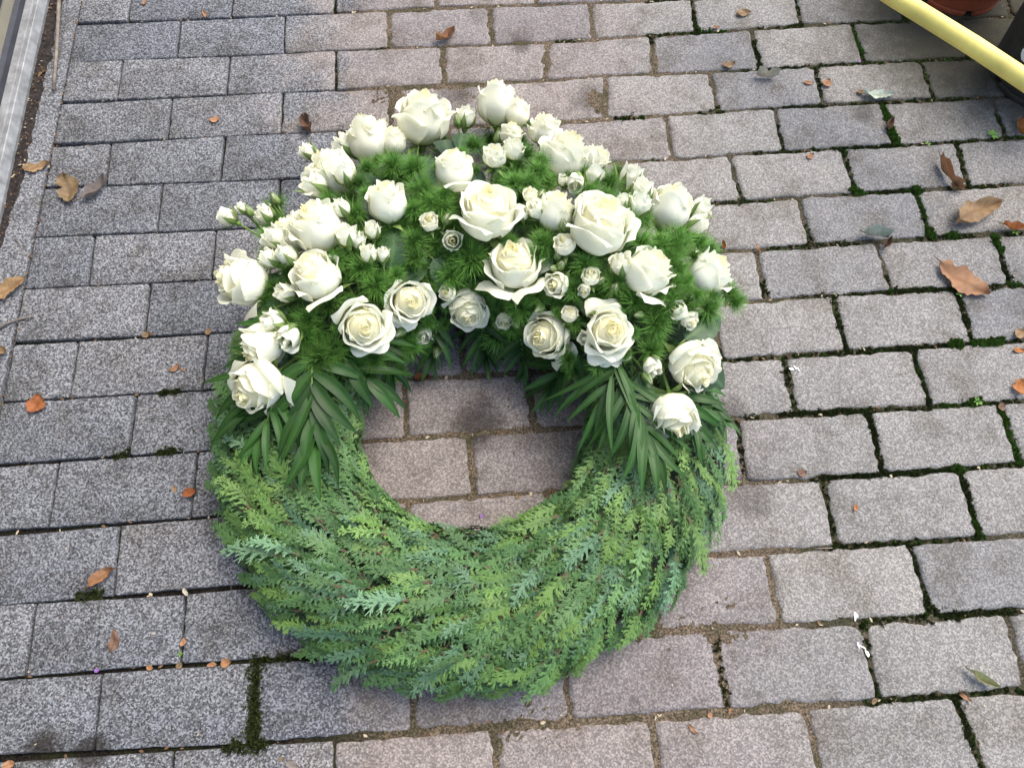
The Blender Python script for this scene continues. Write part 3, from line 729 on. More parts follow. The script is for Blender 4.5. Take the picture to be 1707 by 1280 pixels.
# ---------------------------------------------------------------- broad rose leaves
def rose_leaf(label, a, b, wpx, ex=.012, fold=.22, group=None, droop=.05):
    pa, pb = place(*a, ex), place(*b, ex + .004)
    L = (pb - pa).length; d = (pb - pa).normalized(); side = d.cross(UP).normalized(); u2 = side.cross(d)
    wd = wpx * pxm(pa); n, V, T = 14, [], []
    for i in range(n):
        t = i / (n - 1)
        wv = wd * .5 * max(.012, math.sin(PI * t ** .80) ** .75) * (1 + (.035 if i % 2 else -.035))
        c = d * L * t + u2 * (droop * L * math.sin(PI * t) - .10 * L * t * t)
        for k in range(9):
            e = (k - 4) / 4
            V.append(c + side * wv * e + u2 * wv * (fold * abs(e) + (.035 * math.sin(i * 2.0 + abs(e) * 3) * abs(e)) - .15 * e * e)); T.append(.9 if k == 4 else (.35 if i % 3 == 0 and k % 2 else 0))
    F = [(i * 9 + k, i * 9 + k + 1, (i + 1) * 9 + k + 1, (i + 1) * 9 + k) for i in range(n - 1) for k in range(8)]
    t = thing('rose_leaf', label, 'leaf', pa, group)
    link('leaf_blade', mesh('leaf_blade', V, F, M['leaf'], True, None, T), t)
    link('leaf_stalk', mesh('leaf_stalk', *tube([Vector((0, 0, 0)), -d * .012 - UP * .008, -d * .016 - UP * .03], [.0012, .0012, .0013], 6), M['stem']), t)
for lb, a, b, wp, ex, fo in [
    ('broad grey-green rose leaf standing below the ruffled rose near the top', (712, 318), (700, 238), 58, .022, .10),
    ('large flat rose leaf under the cluster of small buds left of centre', (650, 452), (662, 372), 56, .016, .12),
    ('dark rose leaf pointing down above the small cream rosette', (722, 432), (758, 484), 44, .016, .15),
    ('long dark rose leaf lying across above the left open rose', (712, 448), (640, 486), 34, .012, .2),
    ('small curled grey-green rose leaf beside the dark centre stems', (688, 415), (712, 438), 26, .016, .1),
    ('dark rose leaf at the left edge under the leftmost rose', (480, 500), (428, 545), 46, .010, .1),
    ('dark rose leaf at the right edge, upper one of two', (1142, 566), (1204, 522), 54, .020, .10),
    ('large dark rose leaf behind the right round rose', (1140, 590), (1212, 645), 84, .012, .05),
    ('rose leaf hanging between the two right-hand lowest roses', (1066, 628), (1076, 690), 34, .020, .15),
    ('shaded rose leaf behind the small open roses near the top', (800, 320), (775, 268), 40, .006, .1),
    ('dark rose leaf below the tall upper left rose', (612, 322), (590, 275), 46, .002, .1),
    ('dark rose leaf below the ruffled rose, left one', (672, 290), (660, 248), 44, .004, .1),
    ('dark rose leaf under the bud left of the topmost rose', (748, 262), (735, 222), 40, .002, .1),
    ('dark rose leaf under the two small half open roses below the topmost rose', (845, 310), (862, 262), 46, .004, .1),
    ('dark rose leaf behind the upright creamy rose left of centre', (625, 330), (606, 285), 44, .004, .1),
    ('dark rose leaf between the ruffled rose and the topmost rose', (765, 250), (778, 212), 34, .004, .1),
    ('rose leaf tucked under the leftmost rose beside its sepals', (470, 462), (432, 478), 30, .004, .1),
    ('shaded rose leaf below the left upright rose', (560, 500), (528, 488), 34, .006, .1),
    ('shaded rose leaf right of the big creased rose', (905, 470), (900, 425), 38, .002, .1),
    ('shaded rose leaf above the right open rose', (1000, 520), (962, 500), 38, .004, .1),
    ('shaded rose leaf under the big right-hand rose', (1040, 420), (1062, 388), 40, .004, .1)]:
    rose_leaf(lb, a, b, wp, ex, fo)

SHORT = [(826, 178, 'topmost rose'), (706, 197, 'ruffled rose near the top'), (614, 232, 'tall upper left rose'), (554, 285, 'upper left edge rose'), (528, 376, 'large left slope rose'),
         (645, 335, 'upright creamy rose left of centre'), (757, 281, 'upright rose above centre'), (813, 355, 'central open rose'), (857, 440, 'creased rose below the centre'), (943, 256, 'upper right rose'),
         (908, 215, 'ragged rose furthest back'), (926, 350, 'rose right of centre among small buds'), (1003, 374, 'largest cupped rose'), (1118, 342, 'right shoulder rose'), (1081, 452, 'rose with the flaring petal'),
         (1182, 456, 'rightmost rose'), (525, 459, 'rose with pointed petals on the left'), (402, 470, 'leftmost sideways rose'), (606, 543, 'lower left open rose'), (682, 502, 'open rose under the long leaf'),
         (780, 516, 'half open lower middle rose'), (913, 560, 'cream rose turned left'), (1012, 552, 'fully open lower right rose'), (1157, 612, 'round lower right rose'), (1126, 692, 'lowest right rose'),
         (437, 575, 'leftward lying rose'), (428, 645, 'lowest left rose'), (377, 361, 'far left tip bud'), (716, 371, 'small cream rosette in the middle'), (620, 400, 'three buds by the flat leaf'),
         (930, 474, 'loose small bloom below the creased rose'), (1072, 315, 'bunch of buds at the right shoulder'), (1139, 526, 'two small blooms on the right'), (706, 558, 'hanging white bud'), (985, 462, 'bloom on branching stems')]
BLOOMS = [(x, y, 130 if 'open' in n_ or 'turned' in n_ else 74) for x, y, n_ in SHORT[:27]]
# ---------------------------------------------------------------- feathery fern
def tuft_mesh(rr, n=400):
    V, F, T = [], [], []
    for i in range(n):
        z = rr.uniform(-.15, 1); a = rr.uniform(0, 2 * PI); q = math.sqrt(max(0, 1 - z * z))
        d = Vector((q * math.cos(a), q * math.sin(a), z)); l = rr.uniform(.40, 1.05)
        x = frame(d).col[0]; y = frame(d).col[1]; w0 = .011
        b = d * .05; md = d * l * .55 + Vector((0, 0, .03)); e = d * l + Vector((rr.gauss(0, .10), rr.gauss(0, .10), rr.gauss(0, .10) - .03))
        k = len(V)
        V += [b - x * w0, b + x * w0, md - x * w0 * 1.1, md + x * w0 * 1.1, e, md + y * w0 * .8]
        F += [(k, k + 1, k + 3, k + 2), (k + 2, k + 3, k + 4), (k + 2, k + 5, k + 3), (k, k + 5, k + 2)]
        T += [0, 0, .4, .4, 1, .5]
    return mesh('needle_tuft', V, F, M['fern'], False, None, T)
rf = random.Random(17)
TUFT = [tuft_mesh(rf) for _ in range(5)]
pts = []
EXPL = [(1137, 445, 34), (1152, 462, 32), (1128, 472, 30), (1122, 430, 28), (1140, 395, 36), (1105, 405, 34), (1160, 425, 34), (1190, 412, 26), (1150, 505, 34), (1188, 512, 32), (1215, 472, 30), (1232, 500, 24), (1110, 515, 32), (1065, 500, 30), (870, 232, 32), (905, 262, 30), (595, 300, 26), (610, 275, 24), (735, 335, 28), (545, 505, 30), (575, 575, 34), (478, 560, 22), (653, 268, 34), (690, 272, 30), (700, 308, 32), (688, 345, 28), (716, 330, 26), (560, 545, 34), (600, 590, 30), (525, 600, 36), (550, 580, 34), (500, 560, 30), (580, 500, 32), (622, 470, 34), (600, 440, 28), (640, 500, 30), (690, 425, 24), (620, 565, 26), (505, 530, 26),
        (785, 425, 38), (770, 405, 32), (800, 385, 26), (880, 205, 26), (880, 250, 28), (900, 280, 26), (885, 300, 24), (860, 300, 26), (985, 320, 34), (1010, 325, 26), (1020, 300, 26), (910, 400, 30), (900, 420, 24), (955, 350, 20), (1075, 400, 30), (1130, 410, 32), (1100, 490, 30), (1145, 470, 36), (1125, 500, 32), (1165, 490, 30),
        (1220, 488, 24), (1195, 495, 24), (1170, 402, 24), (1100, 540, 32), (1060, 555, 34), (1090, 585, 28), (1045, 590, 26), (960, 540, 26), (940, 575, 30), (950, 600, 24), (830, 560, 30), (860, 560, 26), (870, 510, 28), (900, 490, 26), (720, 480, 26), (715, 515, 28), (655, 590, 24), (660, 620, 22), (680, 575, 26), (620, 600, 22),
        (1060, 340, 24), (930, 520, 24), (850, 400, 26), (980, 440, 26), (960, 480, 24), (750, 455, 28), (820, 480, 24), (560, 430, 26), (590, 350, 24), (610, 320, 24), (735, 230, 22), (790, 235, 24), (855, 190, 20), (690, 395, 26), (660, 455, 28), (545, 330, 20), (1030, 470, 26), (1035, 520, 26), (740, 540, 24), (800, 540, 22), (470, 430, 18), (505, 440, 18),
        (640, 540, 24), (1000, 610, 22), (1110, 440, 24), (770, 250, 24), (845, 320, 24), (740, 320, 22), (1055, 370, 24)]
for x, y, r in EXPL: pts.append((x, y, r))
for _ in range(9000):
    if len(pts) > 255: break
    x, y = rf.uniform(420, 1210), rf.uniform(190, 640)
    p = at(x, y, .12)
    if dome_z(p.x, p.y) < .05: continue
    if (x - 790) ** 2 / 395 ** 2 + (y - 430) ** 2 / 215 ** 2 > 1: continue
    if min((x - a) ** 2 + (y - b) ** 2 for a, b, _ in pts) < 20 ** 2: continue
    pts.append((x, y, rf.uniform(20, 30)))
def add_tuft(par, base, x, y, r, lift):
    p = place(x, y, lift, .035); rad = 1.22 * r
    for k in range(3):
        for bx_, by_, bw in BLOOMS:
            rad = min(rad, max(13, math.hypot(x - bx_, y - by_) - .24 * bw))
    s = 1.12 * rad * pxm(p)
    nx_, ny_ = (x - 790) / 400, (y - 430) / 260
    nrm = (UP + CAMX * nx_ * .8 - CAMY * ny_ * .8).normalized()
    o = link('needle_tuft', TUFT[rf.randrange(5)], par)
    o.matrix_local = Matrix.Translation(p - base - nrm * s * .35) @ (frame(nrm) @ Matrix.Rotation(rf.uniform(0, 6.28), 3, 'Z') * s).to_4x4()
    return p
left = list(pts)
NAMED = set()
def fern_label(x, y):
    for bx_, by_, nm in sorted(SHORT, key=lambda q: (q[0] - x) ** 2 + (q[1] - y) ** 2):
        dx, dy = x - bx_, y - by_
        w_ = ('right of' if dx > 0 else 'left of') if abs(dx) > abs(dy) else ('below' if dy > 0 else 'above')
        lb = 'feathery green fern sprig just %s the %s' % (w_, nm)
        if lb not in NAMED: NAMED.add(lb); return lb
while left:
    s = left.pop(0); left.sort(key=lambda q: (q[0] - s[0]) ** 2 + (q[1] - s[1]) ** 2)
    near = [q for q in left[:5] if (q[0] - s[0]) ** 2 + (q[1] - s[1]) ** 2 < 68 ** 2]
    for q in near: left.remove(q)
    allq = [s] + near
    cx_, cy_ = sum(q[0] for q in allq) / len(allq), sum(q[1] for q in allq) / len(allq)
    base = place(s[0], s[1], -.01, .03)
    t = thing('fern_sprig', fern_label(cx_, cy_), 'fern', base, 'fern sprigs tucked between the roses')
    tips = [add_tuft(t, base, q[0], q[1], q[2], .034 if q in EXPL else .012) for q in allq]
    mb = MB()
    for tp_ in tips:
        e = tp_ - base
        V, F = tube(bez(e, e * .5 - UP * .018, Vector((0, 0, -.03)), 5), .0009, 5); mb.add(V, F)
    link('fern_stem', mb.mesh('fern_stem', [M['stem']]), t)

# ---------------------------------------------------------------- roses
def petal_geo(rr, th0, W, r1, r2, H, z0, tip, edge, ruf, spir=.02, nu=11, nv=11, point=.018):
    """one petal in rose space (axis z, bloom diameter about 1)"""
    V, T = [], []
    th0 += rr.gauss(0, .16); H *= rr.uniform(.94, 1.05); ruf *= rr.uniform(.8, 1.7); edge += rr.uniform(-.01, .03)
    ph1, ph2 = rr.uniform(0, 6.28), rr.uniform(0, 6.28); sk = rr.gauss(0, .07); notch = rr.uniform(-.3, .3)
    for j in range(nv):
        v = j / (nv - 1)
        wf = math.sin(PI * (.13 + .50 * v)) * (1 if v < .86 else 1 - (v - .86) * 1.6)
        if v < .52: r = r1 * math.sin(PI / 2 * min(1, (v + .03) / .55)) ** .72
        else:
            s = (v - .52) / .48; s = s * s * (3 - 2 * s); r = r1 + (r2 - r1) * s
        for i in range(nu):
            u = -1 + 2 * i / (nu - 1); au = abs(u)
            th = th0 + u * W * wf + sk * v
            zz = z0 + H * v * (1 - .17 * au ** 3.2 * v) + H * point * max(0, 1 - au * 2.5) * v ** 6
            zz += ruf * .6 * v ** 3 * math.sin(u * 3.1 + ph1)
            rad = r + spir * u + edge * au ** 3 * v ** 1.5 + tip * max(0, (v - .70) / .30) ** 2 * (1 + notch * u)
            rad += ruf * v ** 2 * math.sin(u * 4.3 + ph2 + v * 2)
            zz -= max(0, tip) * .55 * max(0, (v - .80) / .20) ** 2 * (1 if tip > .03 else 0)
            V.append((rad * math.cos(th), rad * math.sin(th), zz))
            T.append(max(0, .75 - v * 2.6) + .10 * max(0, au - .75) * 3 + (.12 if v > .93 else 0))
    F = [(j * nu + i, j * nu + i + 1, (j + 1) * nu + i + 1, (j + 1) * nu + i) for j in range(nv - 1) for i in range(nu - 1)]
    return V, F, T
def rose_petals(seed, opn):
    rr = random.Random(seed); out = []
    opn = .10 + .52 * opn; hs = 1.04 - .24 * opn
    th = rr.uniform(0, 6.28)
    for k in range(3 + (opn > .5)): out.append((petal_geo(rr, th + k * 2.3, 1.9, .085 + .035 * k, .030 + .030 * k, (.97 - .02 * k) * hs, .02, .01, 0, .008, .030), 1))
    for k in range(3): out.append((petal_geo(rr, th + .3 + k * 2.1, 1.5, .165, .095 + .03 * opn, .96 * hs, .01, .015, 0, .010, .030), 1))
    for k in range(4): out.append((petal_geo(rr, th + 1 + k * 1.62, 1.35, .235, .135 + .04 * opn, .95 * hs, .0, .025 + .02 * opn, .0, .014, .032), 1 if opn > .5 else 0))
    for k in range(0 if opn > .32 else 4): out.append((petal_geo(rr, th + 2 + k * 1.57, 1.15, .295, .185 + .06 * opn, .94 * hs, .0, .03 + .03 * opn, .01, .016, .030), 0))
    for k in range(5): out.append((petal_geo(rr, th + .4 + k * 1.26, 1.10, .350, .245 + .09 * opn, (.91 - .03 * (k % 2)) * hs, -.01, .04 + .05 * opn, .02, .020, .030), 0))
    for k in range(5): out.append((petal_geo(rr, th + .9 + k * 1.257 + rr.gauss(0, .12), .98, .440, .35 + .12 * opn, (.86 + rr.uniform(-.06, .05)) * hs, -.02, .04 + .07 * opn, .025, .024, .014), 0))
    mb_ = lathe([(0, .86 * hs), (.12, .855 * hs), (.22, .82 * hs), (.31, .74 * hs), (.36, .60 * hs)], 16)   # filler cap added to lighten the deep gaps between inner petals
    out.append(((mb_[0], mb_[1], [0.0] * len(mb_[0])), 1))
    if opn > .22:
        for k in range(3 if opn > .4 else 2): out.append((petal_geo(rr, th + .2 + k * 2.09 + rr.gauss(0, .3), .86, .475, .44 + .16 * opn, (.74 + rr.uniform(-.10, .04)) * hs, -.03, .07 + .09 * opn, .03, .030, .010), 0))
    return out
def hanging_petal(rr, th):
    return petal_geo(rr, th, .70, .46, .62, .42, -.03, .14, .03, .035, .0)
def sepal_geo(rr, th, l, w, r0, refl):
    V, T = [], []
    for j in range(7):
        t = j / 6
        wv = w * (1 - t ** 1.6) * (.7 + .6 * math.sin(PI * min(1, t * 1.2)))
        if refl > 0: rad, z = r0 * .4 + l * t * .9, -.03 + l * (.25 * t - refl * t * t)
        else: rad, z = r0 * math.sin(PI / 2 * min(1, (t * l + .05) / .5)) ** .7 * (1 + .02) + .012 - refl * .25 * t ** 3, l * t - .02
        for k in (-1, 0, 1):
            a = th; V.append((rad * math.cos(a) - wv * k * math.sin(a), rad * math.sin(a) + wv * k * math.cos(a), z + (0 if k else -.012))); T.append(.5 if k == 0 else t * .5)
    F = [(j * 3 + k, j * 3 + k + 1, (j + 1) * 3 + k + 1, (j + 1) * 3 + k) for j in range(6) for k in range(2)]
    return V, F, T
def cam_dir(ang, tilt):
    """direction seen at picture angle ang (0 right, 90 up), tilted away from the line of sight"""
    a, t = math.radians(ang), math.radians(tilt)
    return CAMX * math.cos(a) * math.sin(t) + CAMY * math.sin(a) * math.sin(t) + CAMZ * math.cos(t)
def xf(Mx, V): return [Mx @ Vector(v) for v in V]
def stem_part(t, base, ax, D, r, bend=.5, ln=.09):
    """stem from under the flower down into the foam, in thing space"""
    ax = ax.normalized(); p0 = -ax * .01 * D; wp = base + p0 - ax * ln
    zt = max(.02, surf(wp.x, wp.y) - .035)
    e = Vector((wp.x, wp.y, min(zt, wp.z))) - base
    link('stem', mesh('stem', *tube(bez(p0, -ax * ln * .6, e, 8), r, 7), M['stem']), t)
def rose(label, px, py, wpx, ang, tilt, opn, lift=.030, hang=None, zmin=.07, seed=None, refl=.5):
    seed = int(px * 7 + py) if seed is None else seed
    rr = random.Random(seed)
    c = place(px, py, lift, zmin); D = wpx * pxm(c) * (1.14 - .12 * opn)
    ax = cam_dir(ang, tilt).normalized()
    hc = .50 * (1.10 - .28 * opn)
    base = c - ax * hc * D
    t = thing('rose', label, 'rose', base)
    Mx = (frame(ax, cam_dir(90, 60)) * D).to_4x4()
    pet = rose_petals(seed, opn)
    if hang is not None:
        for hdeg in hang:                                # petals that droop: picture angles
            hd = cam_dir(hdeg, 90); loc = Mx.to_3x3().inverted() @ hd
            pet.append((hanging_petal(rr, math.atan2(loc.y, loc.x)), 0))
    for (V, F, T), core in pet:
        link('petal', mesh('petal', xf(Mx, V), F, M['petal_core'] if core else M['petal'], True, None, T), t)  # the added filler cap is linked under the petal name too
    for k in range(5):
        V, F, T = sepal_geo(rr, k * 1.257 + rr.uniform(-.2, .2), rr.uniform(.42, .60), .085, .28, refl * rr.uniform(.5, 1.2))
        link('sepal', mesh('sepal', xf(Mx, V), F, M['sepal'], True, None, T), t)
    hip = [(0, 0, -.13), ]
    V, F = lathe([(.035, -.16), (.075, -.10), (.085, -.04), (.16, .02)], 10); link('hip', mesh('hip', xf(Mx, V), F, M['stem']), t)
    stem_part(t, base, ax, D, .0028)
    return t
BUDN = [0]
def bud(label, px, py, wpx, ang, tilt, kind, lift=.030, zmin=.06, group=None, ln=.055):
    """kind w: white bud in green sepals, g: closed green bud, s: small open rosette"""
    BUDN[0] += 1; rr = random.Random(900 + BUDN[0])
    c = place(px, py, lift, zmin); D = wpx * pxm(c) * (1.12 if kind != 'g' else 1.05)
    ax = cam_dir(ang, tilt).normalized(); Mx = (frame(ax, cam_dir(90, 60)) * D).to_4x4()
    hc = {'w': .62, 'g': .75, 's': .42}[kind]
    base = c - ax * hc * D
    t = thing('rose_bud', label, 'rose bud', base, group)
    pet = []; th = rr.uniform(0, 6.28)
    if kind == 'w':
        for k in range(2): pet.append(petal_geo(rr, th + k * 2.4, 1.9, .15, .07, 1.16, .0, .01, 0, .012, .03, 7, 8))
        for k in range(4): pet.append(petal_geo(rr, th + k * 1.6, 1.25, .46, .28 + .10 * rr.random(), 1.05 + .06 * (k % 2), .0, .05, .0, .022, .03, 7, 8))
        for k in range(2): pet.append(petal_geo(rr, th + .8 + k * 2.6, .9, .48, .46, .95, -.01, .10, .03, .03, .02, 7, 8))
    elif kind == 's':
        for k in range(3): pet.append(petal_geo(rr, th + k * 2.1, 1.8, .10 + .04 * k, .05 + .03 * k, .92, .02, .02, 0, .015, .03, 7, 8))
        for k in range(4): pet.append(petal_geo(rr, th + .5 + k * 1.57, 1.25, .32, .20, .90, .0, .05, .02, .025, .03, 7, 8))
        for k in range(5): pet.append(petal_geo(rr, th + k * 1.257, 1.02, .44, .38, .78, -.01, .06, .04, .035, .02, 7, 8))
    else:
        for k in range(3): pet.append(petal_geo(rr, th + k * 2.1, 1.5, .30, .06, 1.20, .0, .0, 0, .01, .03, 7, 8))
    for V, F, T in pet: link('petal', mesh('petal', xf(Mx, V), F, M['petal_core'] if kind == 's' and len(t.children) < 3 else M['petal'], True, None, T), t)
    ns = 5
    for k in range(ns):
        if kind == 'g': V, F, T = sepal_geo(rr, k * 1.257, 1.45, .30, .46, .35 + .9 * 0 if False else -(-.0) or 0, ) if False else sepal_wrap(rr, k * 1.257, 1.42, .31, .47, .40)
        elif kind == 'w': V, F, T = sepal_wrap(rr, k * 1.257 + rr.uniform(-.15, .15), rr.uniform(.80, 1.05), .20, .50, -.05 if rr.random() < .7 else -.45)
        else: V, F, T = sepal_geo(rr, k * 1.257, .62, .10, .26, .4)
        link('sepal', mesh('sepal', xf(Mx, V), F, M['sepal'], True, None, T), t)
    V, F = lathe([(.05, -.30), (.13, -.20), (.17, -.09), (.15, .0), (.26, .08)], 10); link('hip', mesh('hip', xf(Mx, V), F, M['stem']), t)
    stem_part(t, base, ax, D * 1.5, .0016, .5, ln)
    return t
def sepal_wrap(rr, th, l, w, r0, close):
    """sepal lying on the bud; close>0 bends the tip inward, <0 flares it"""
    V, T = [], []
    for j in range(8):
        t = j / 7; wv = w * max(.03, (1 - t ** 1.7)) * (.75 + .4 * math.sin(PI * min(1, t * 1.3)))
        rad = (r0 + .02) * math.sin(PI / 2 * min(1, (t * l + .10) / .52)) ** .7 - close * t ** 2.2 * (1 if close < 0 else 1.0)
        z = l * t - .02
        for k in (-1, -.5, 0, .5, 1):
            a = th + k * wv / max(.14, rad + .05)
            rr_ = rad + (.022 if k == 0 else 0)
            V.append((rr_ * math.cos(a), rr_ * math.sin(a), z)); T.append(.6 if k == 0 else .1 + t * .4)
    F = [(j * 5 + k, j * 5 + k + 1, (j + 1) * 5 + k + 1, (j + 1) * 5 + k) for j in range(7) for k in range(4)]
    return V, F, T

for a in [
    ('tall closed white rose standing topmost of the whole wreath', 827, 170, 62, 92, 72, .0, .036),
    ('white rose half hidden behind the topmost rose, on its right', 862, 186, 42, 80, 74, .0, .020),
    ('white rose with ruffled notched petals left of the topmost rose', 706, 194, 82, 82, 62, .30),
    ('tall white rose at the upper left, left of the ruffled rose', 614, 229, 70, 100, 68, .12),
    ('pale rose squeezed between the tall upper left rose and the ruffled rose', 655, 234, 42, 80, 70, .1, .014),
    ('big white rose on the upper left edge with buds on both sides', 554, 285, 74, 125, 62, .2),
    ('large white rose on the left slope above the pair of left-side buds', 528, 376, 80, 112, 58, .25),
    ('pale half hidden rose left of the large left slope rose', 487, 388, 58, 140, 60, .3, .014),
    ('upright creamy rose left of centre with sepals spread under it', 645, 335, 64, 95, 58, .15, .034),
    ('upright white rose above centre with one petal curling out below', 757, 281, 62, 92, 62, .15, .034, (-60,)),
    ('wide open white rose at the very centre of the crest', 813, 355, 92, 85, 42, .75, .040),
    ('creased white rose with petals hanging down, below the central rose', 857, 440, 80, 100, 40, .45, .036, (-115, -80, 30)),
    ('white rose at upper right with a bud right underneath', 943, 256, 72, 60, 58, .3),
    ('pale green-white rose behind the upper right rose, on its right', 990, 265, 42, 30, 65, .3, .016),
    ('ragged pale rose behind the fern at upper right, furthest back', 908, 215, 50, 80, 68, .4, .016),
    ('white rose right of centre between clusters of small buds', 926, 350, 60, 72, 62, .1, .030),
    ('largest white rose, right of centre, cupped with a curled right petal', 1003, 374, 96, 72, 48, .5, .040),
    ('tall white rose on the right shoulder of the crest', 1118, 342, 72, 72, 66, .15),
    ('white rose right of the large cupped rose with a petal flaring right', 1081, 452, 76, 45, 60, .4, .034, (5, -110)),
    ('rightmost white rose, half covered by fern', 1182, 456, 70, 40, 66, .4, .024, (-70,)),
    ('white rose above the leftmost end, pointed outer petals', 525, 459, 74, 120, 50, .25, .034, (-60,)),
    ('leftmost white rose lying sideways over the pavers', 402, 470, 80, 172, 58, .35, .016, (-100,)),
    ('open cream rose with spiral centre, left of the two lower left open roses', 606, 543, 76, -35, 22, .75, .040),
    ('open cream rose with spiral centre, under the long dark leaf', 682, 502, 64, -30, 24, .7, .034, (-110,)),
    ('half open white rose between the two lower open groups, under small rosette', 780, 516, 62, -75, 48, .4, .026),
    ('cream rose turned left, right of the gap in the lower middle', 913, 560, 68, 200, 40, .5, .030, (-80,)),
    ('fully open cream rose with spiral heart at lower right of centre', 1012, 552, 72, 10, 14, .8, .040, (-100, -50, 100)),
    ('round white rose at lower right between dark leaves', 1157, 612, 78, -50, 42, .45, .026),
    ('lowest white rose on the right, over the palm frond', 1126, 692, 74, -82, 56, .45, .030, (-60, -120)),
    ('white rose lying leftward above the lowest left rose', 437, 575, 66, 222, 68, .35, .024),
    ('lowest white rose on the left with ruffled petals, over the palm frond', 428, 645, 84, 228, 46, .6, .028, (-10,)),
    ('pale petals of a rose just under the topmost rose', 852, 222, 36, 80, 60, .5, .020)]:
    rose(*a)

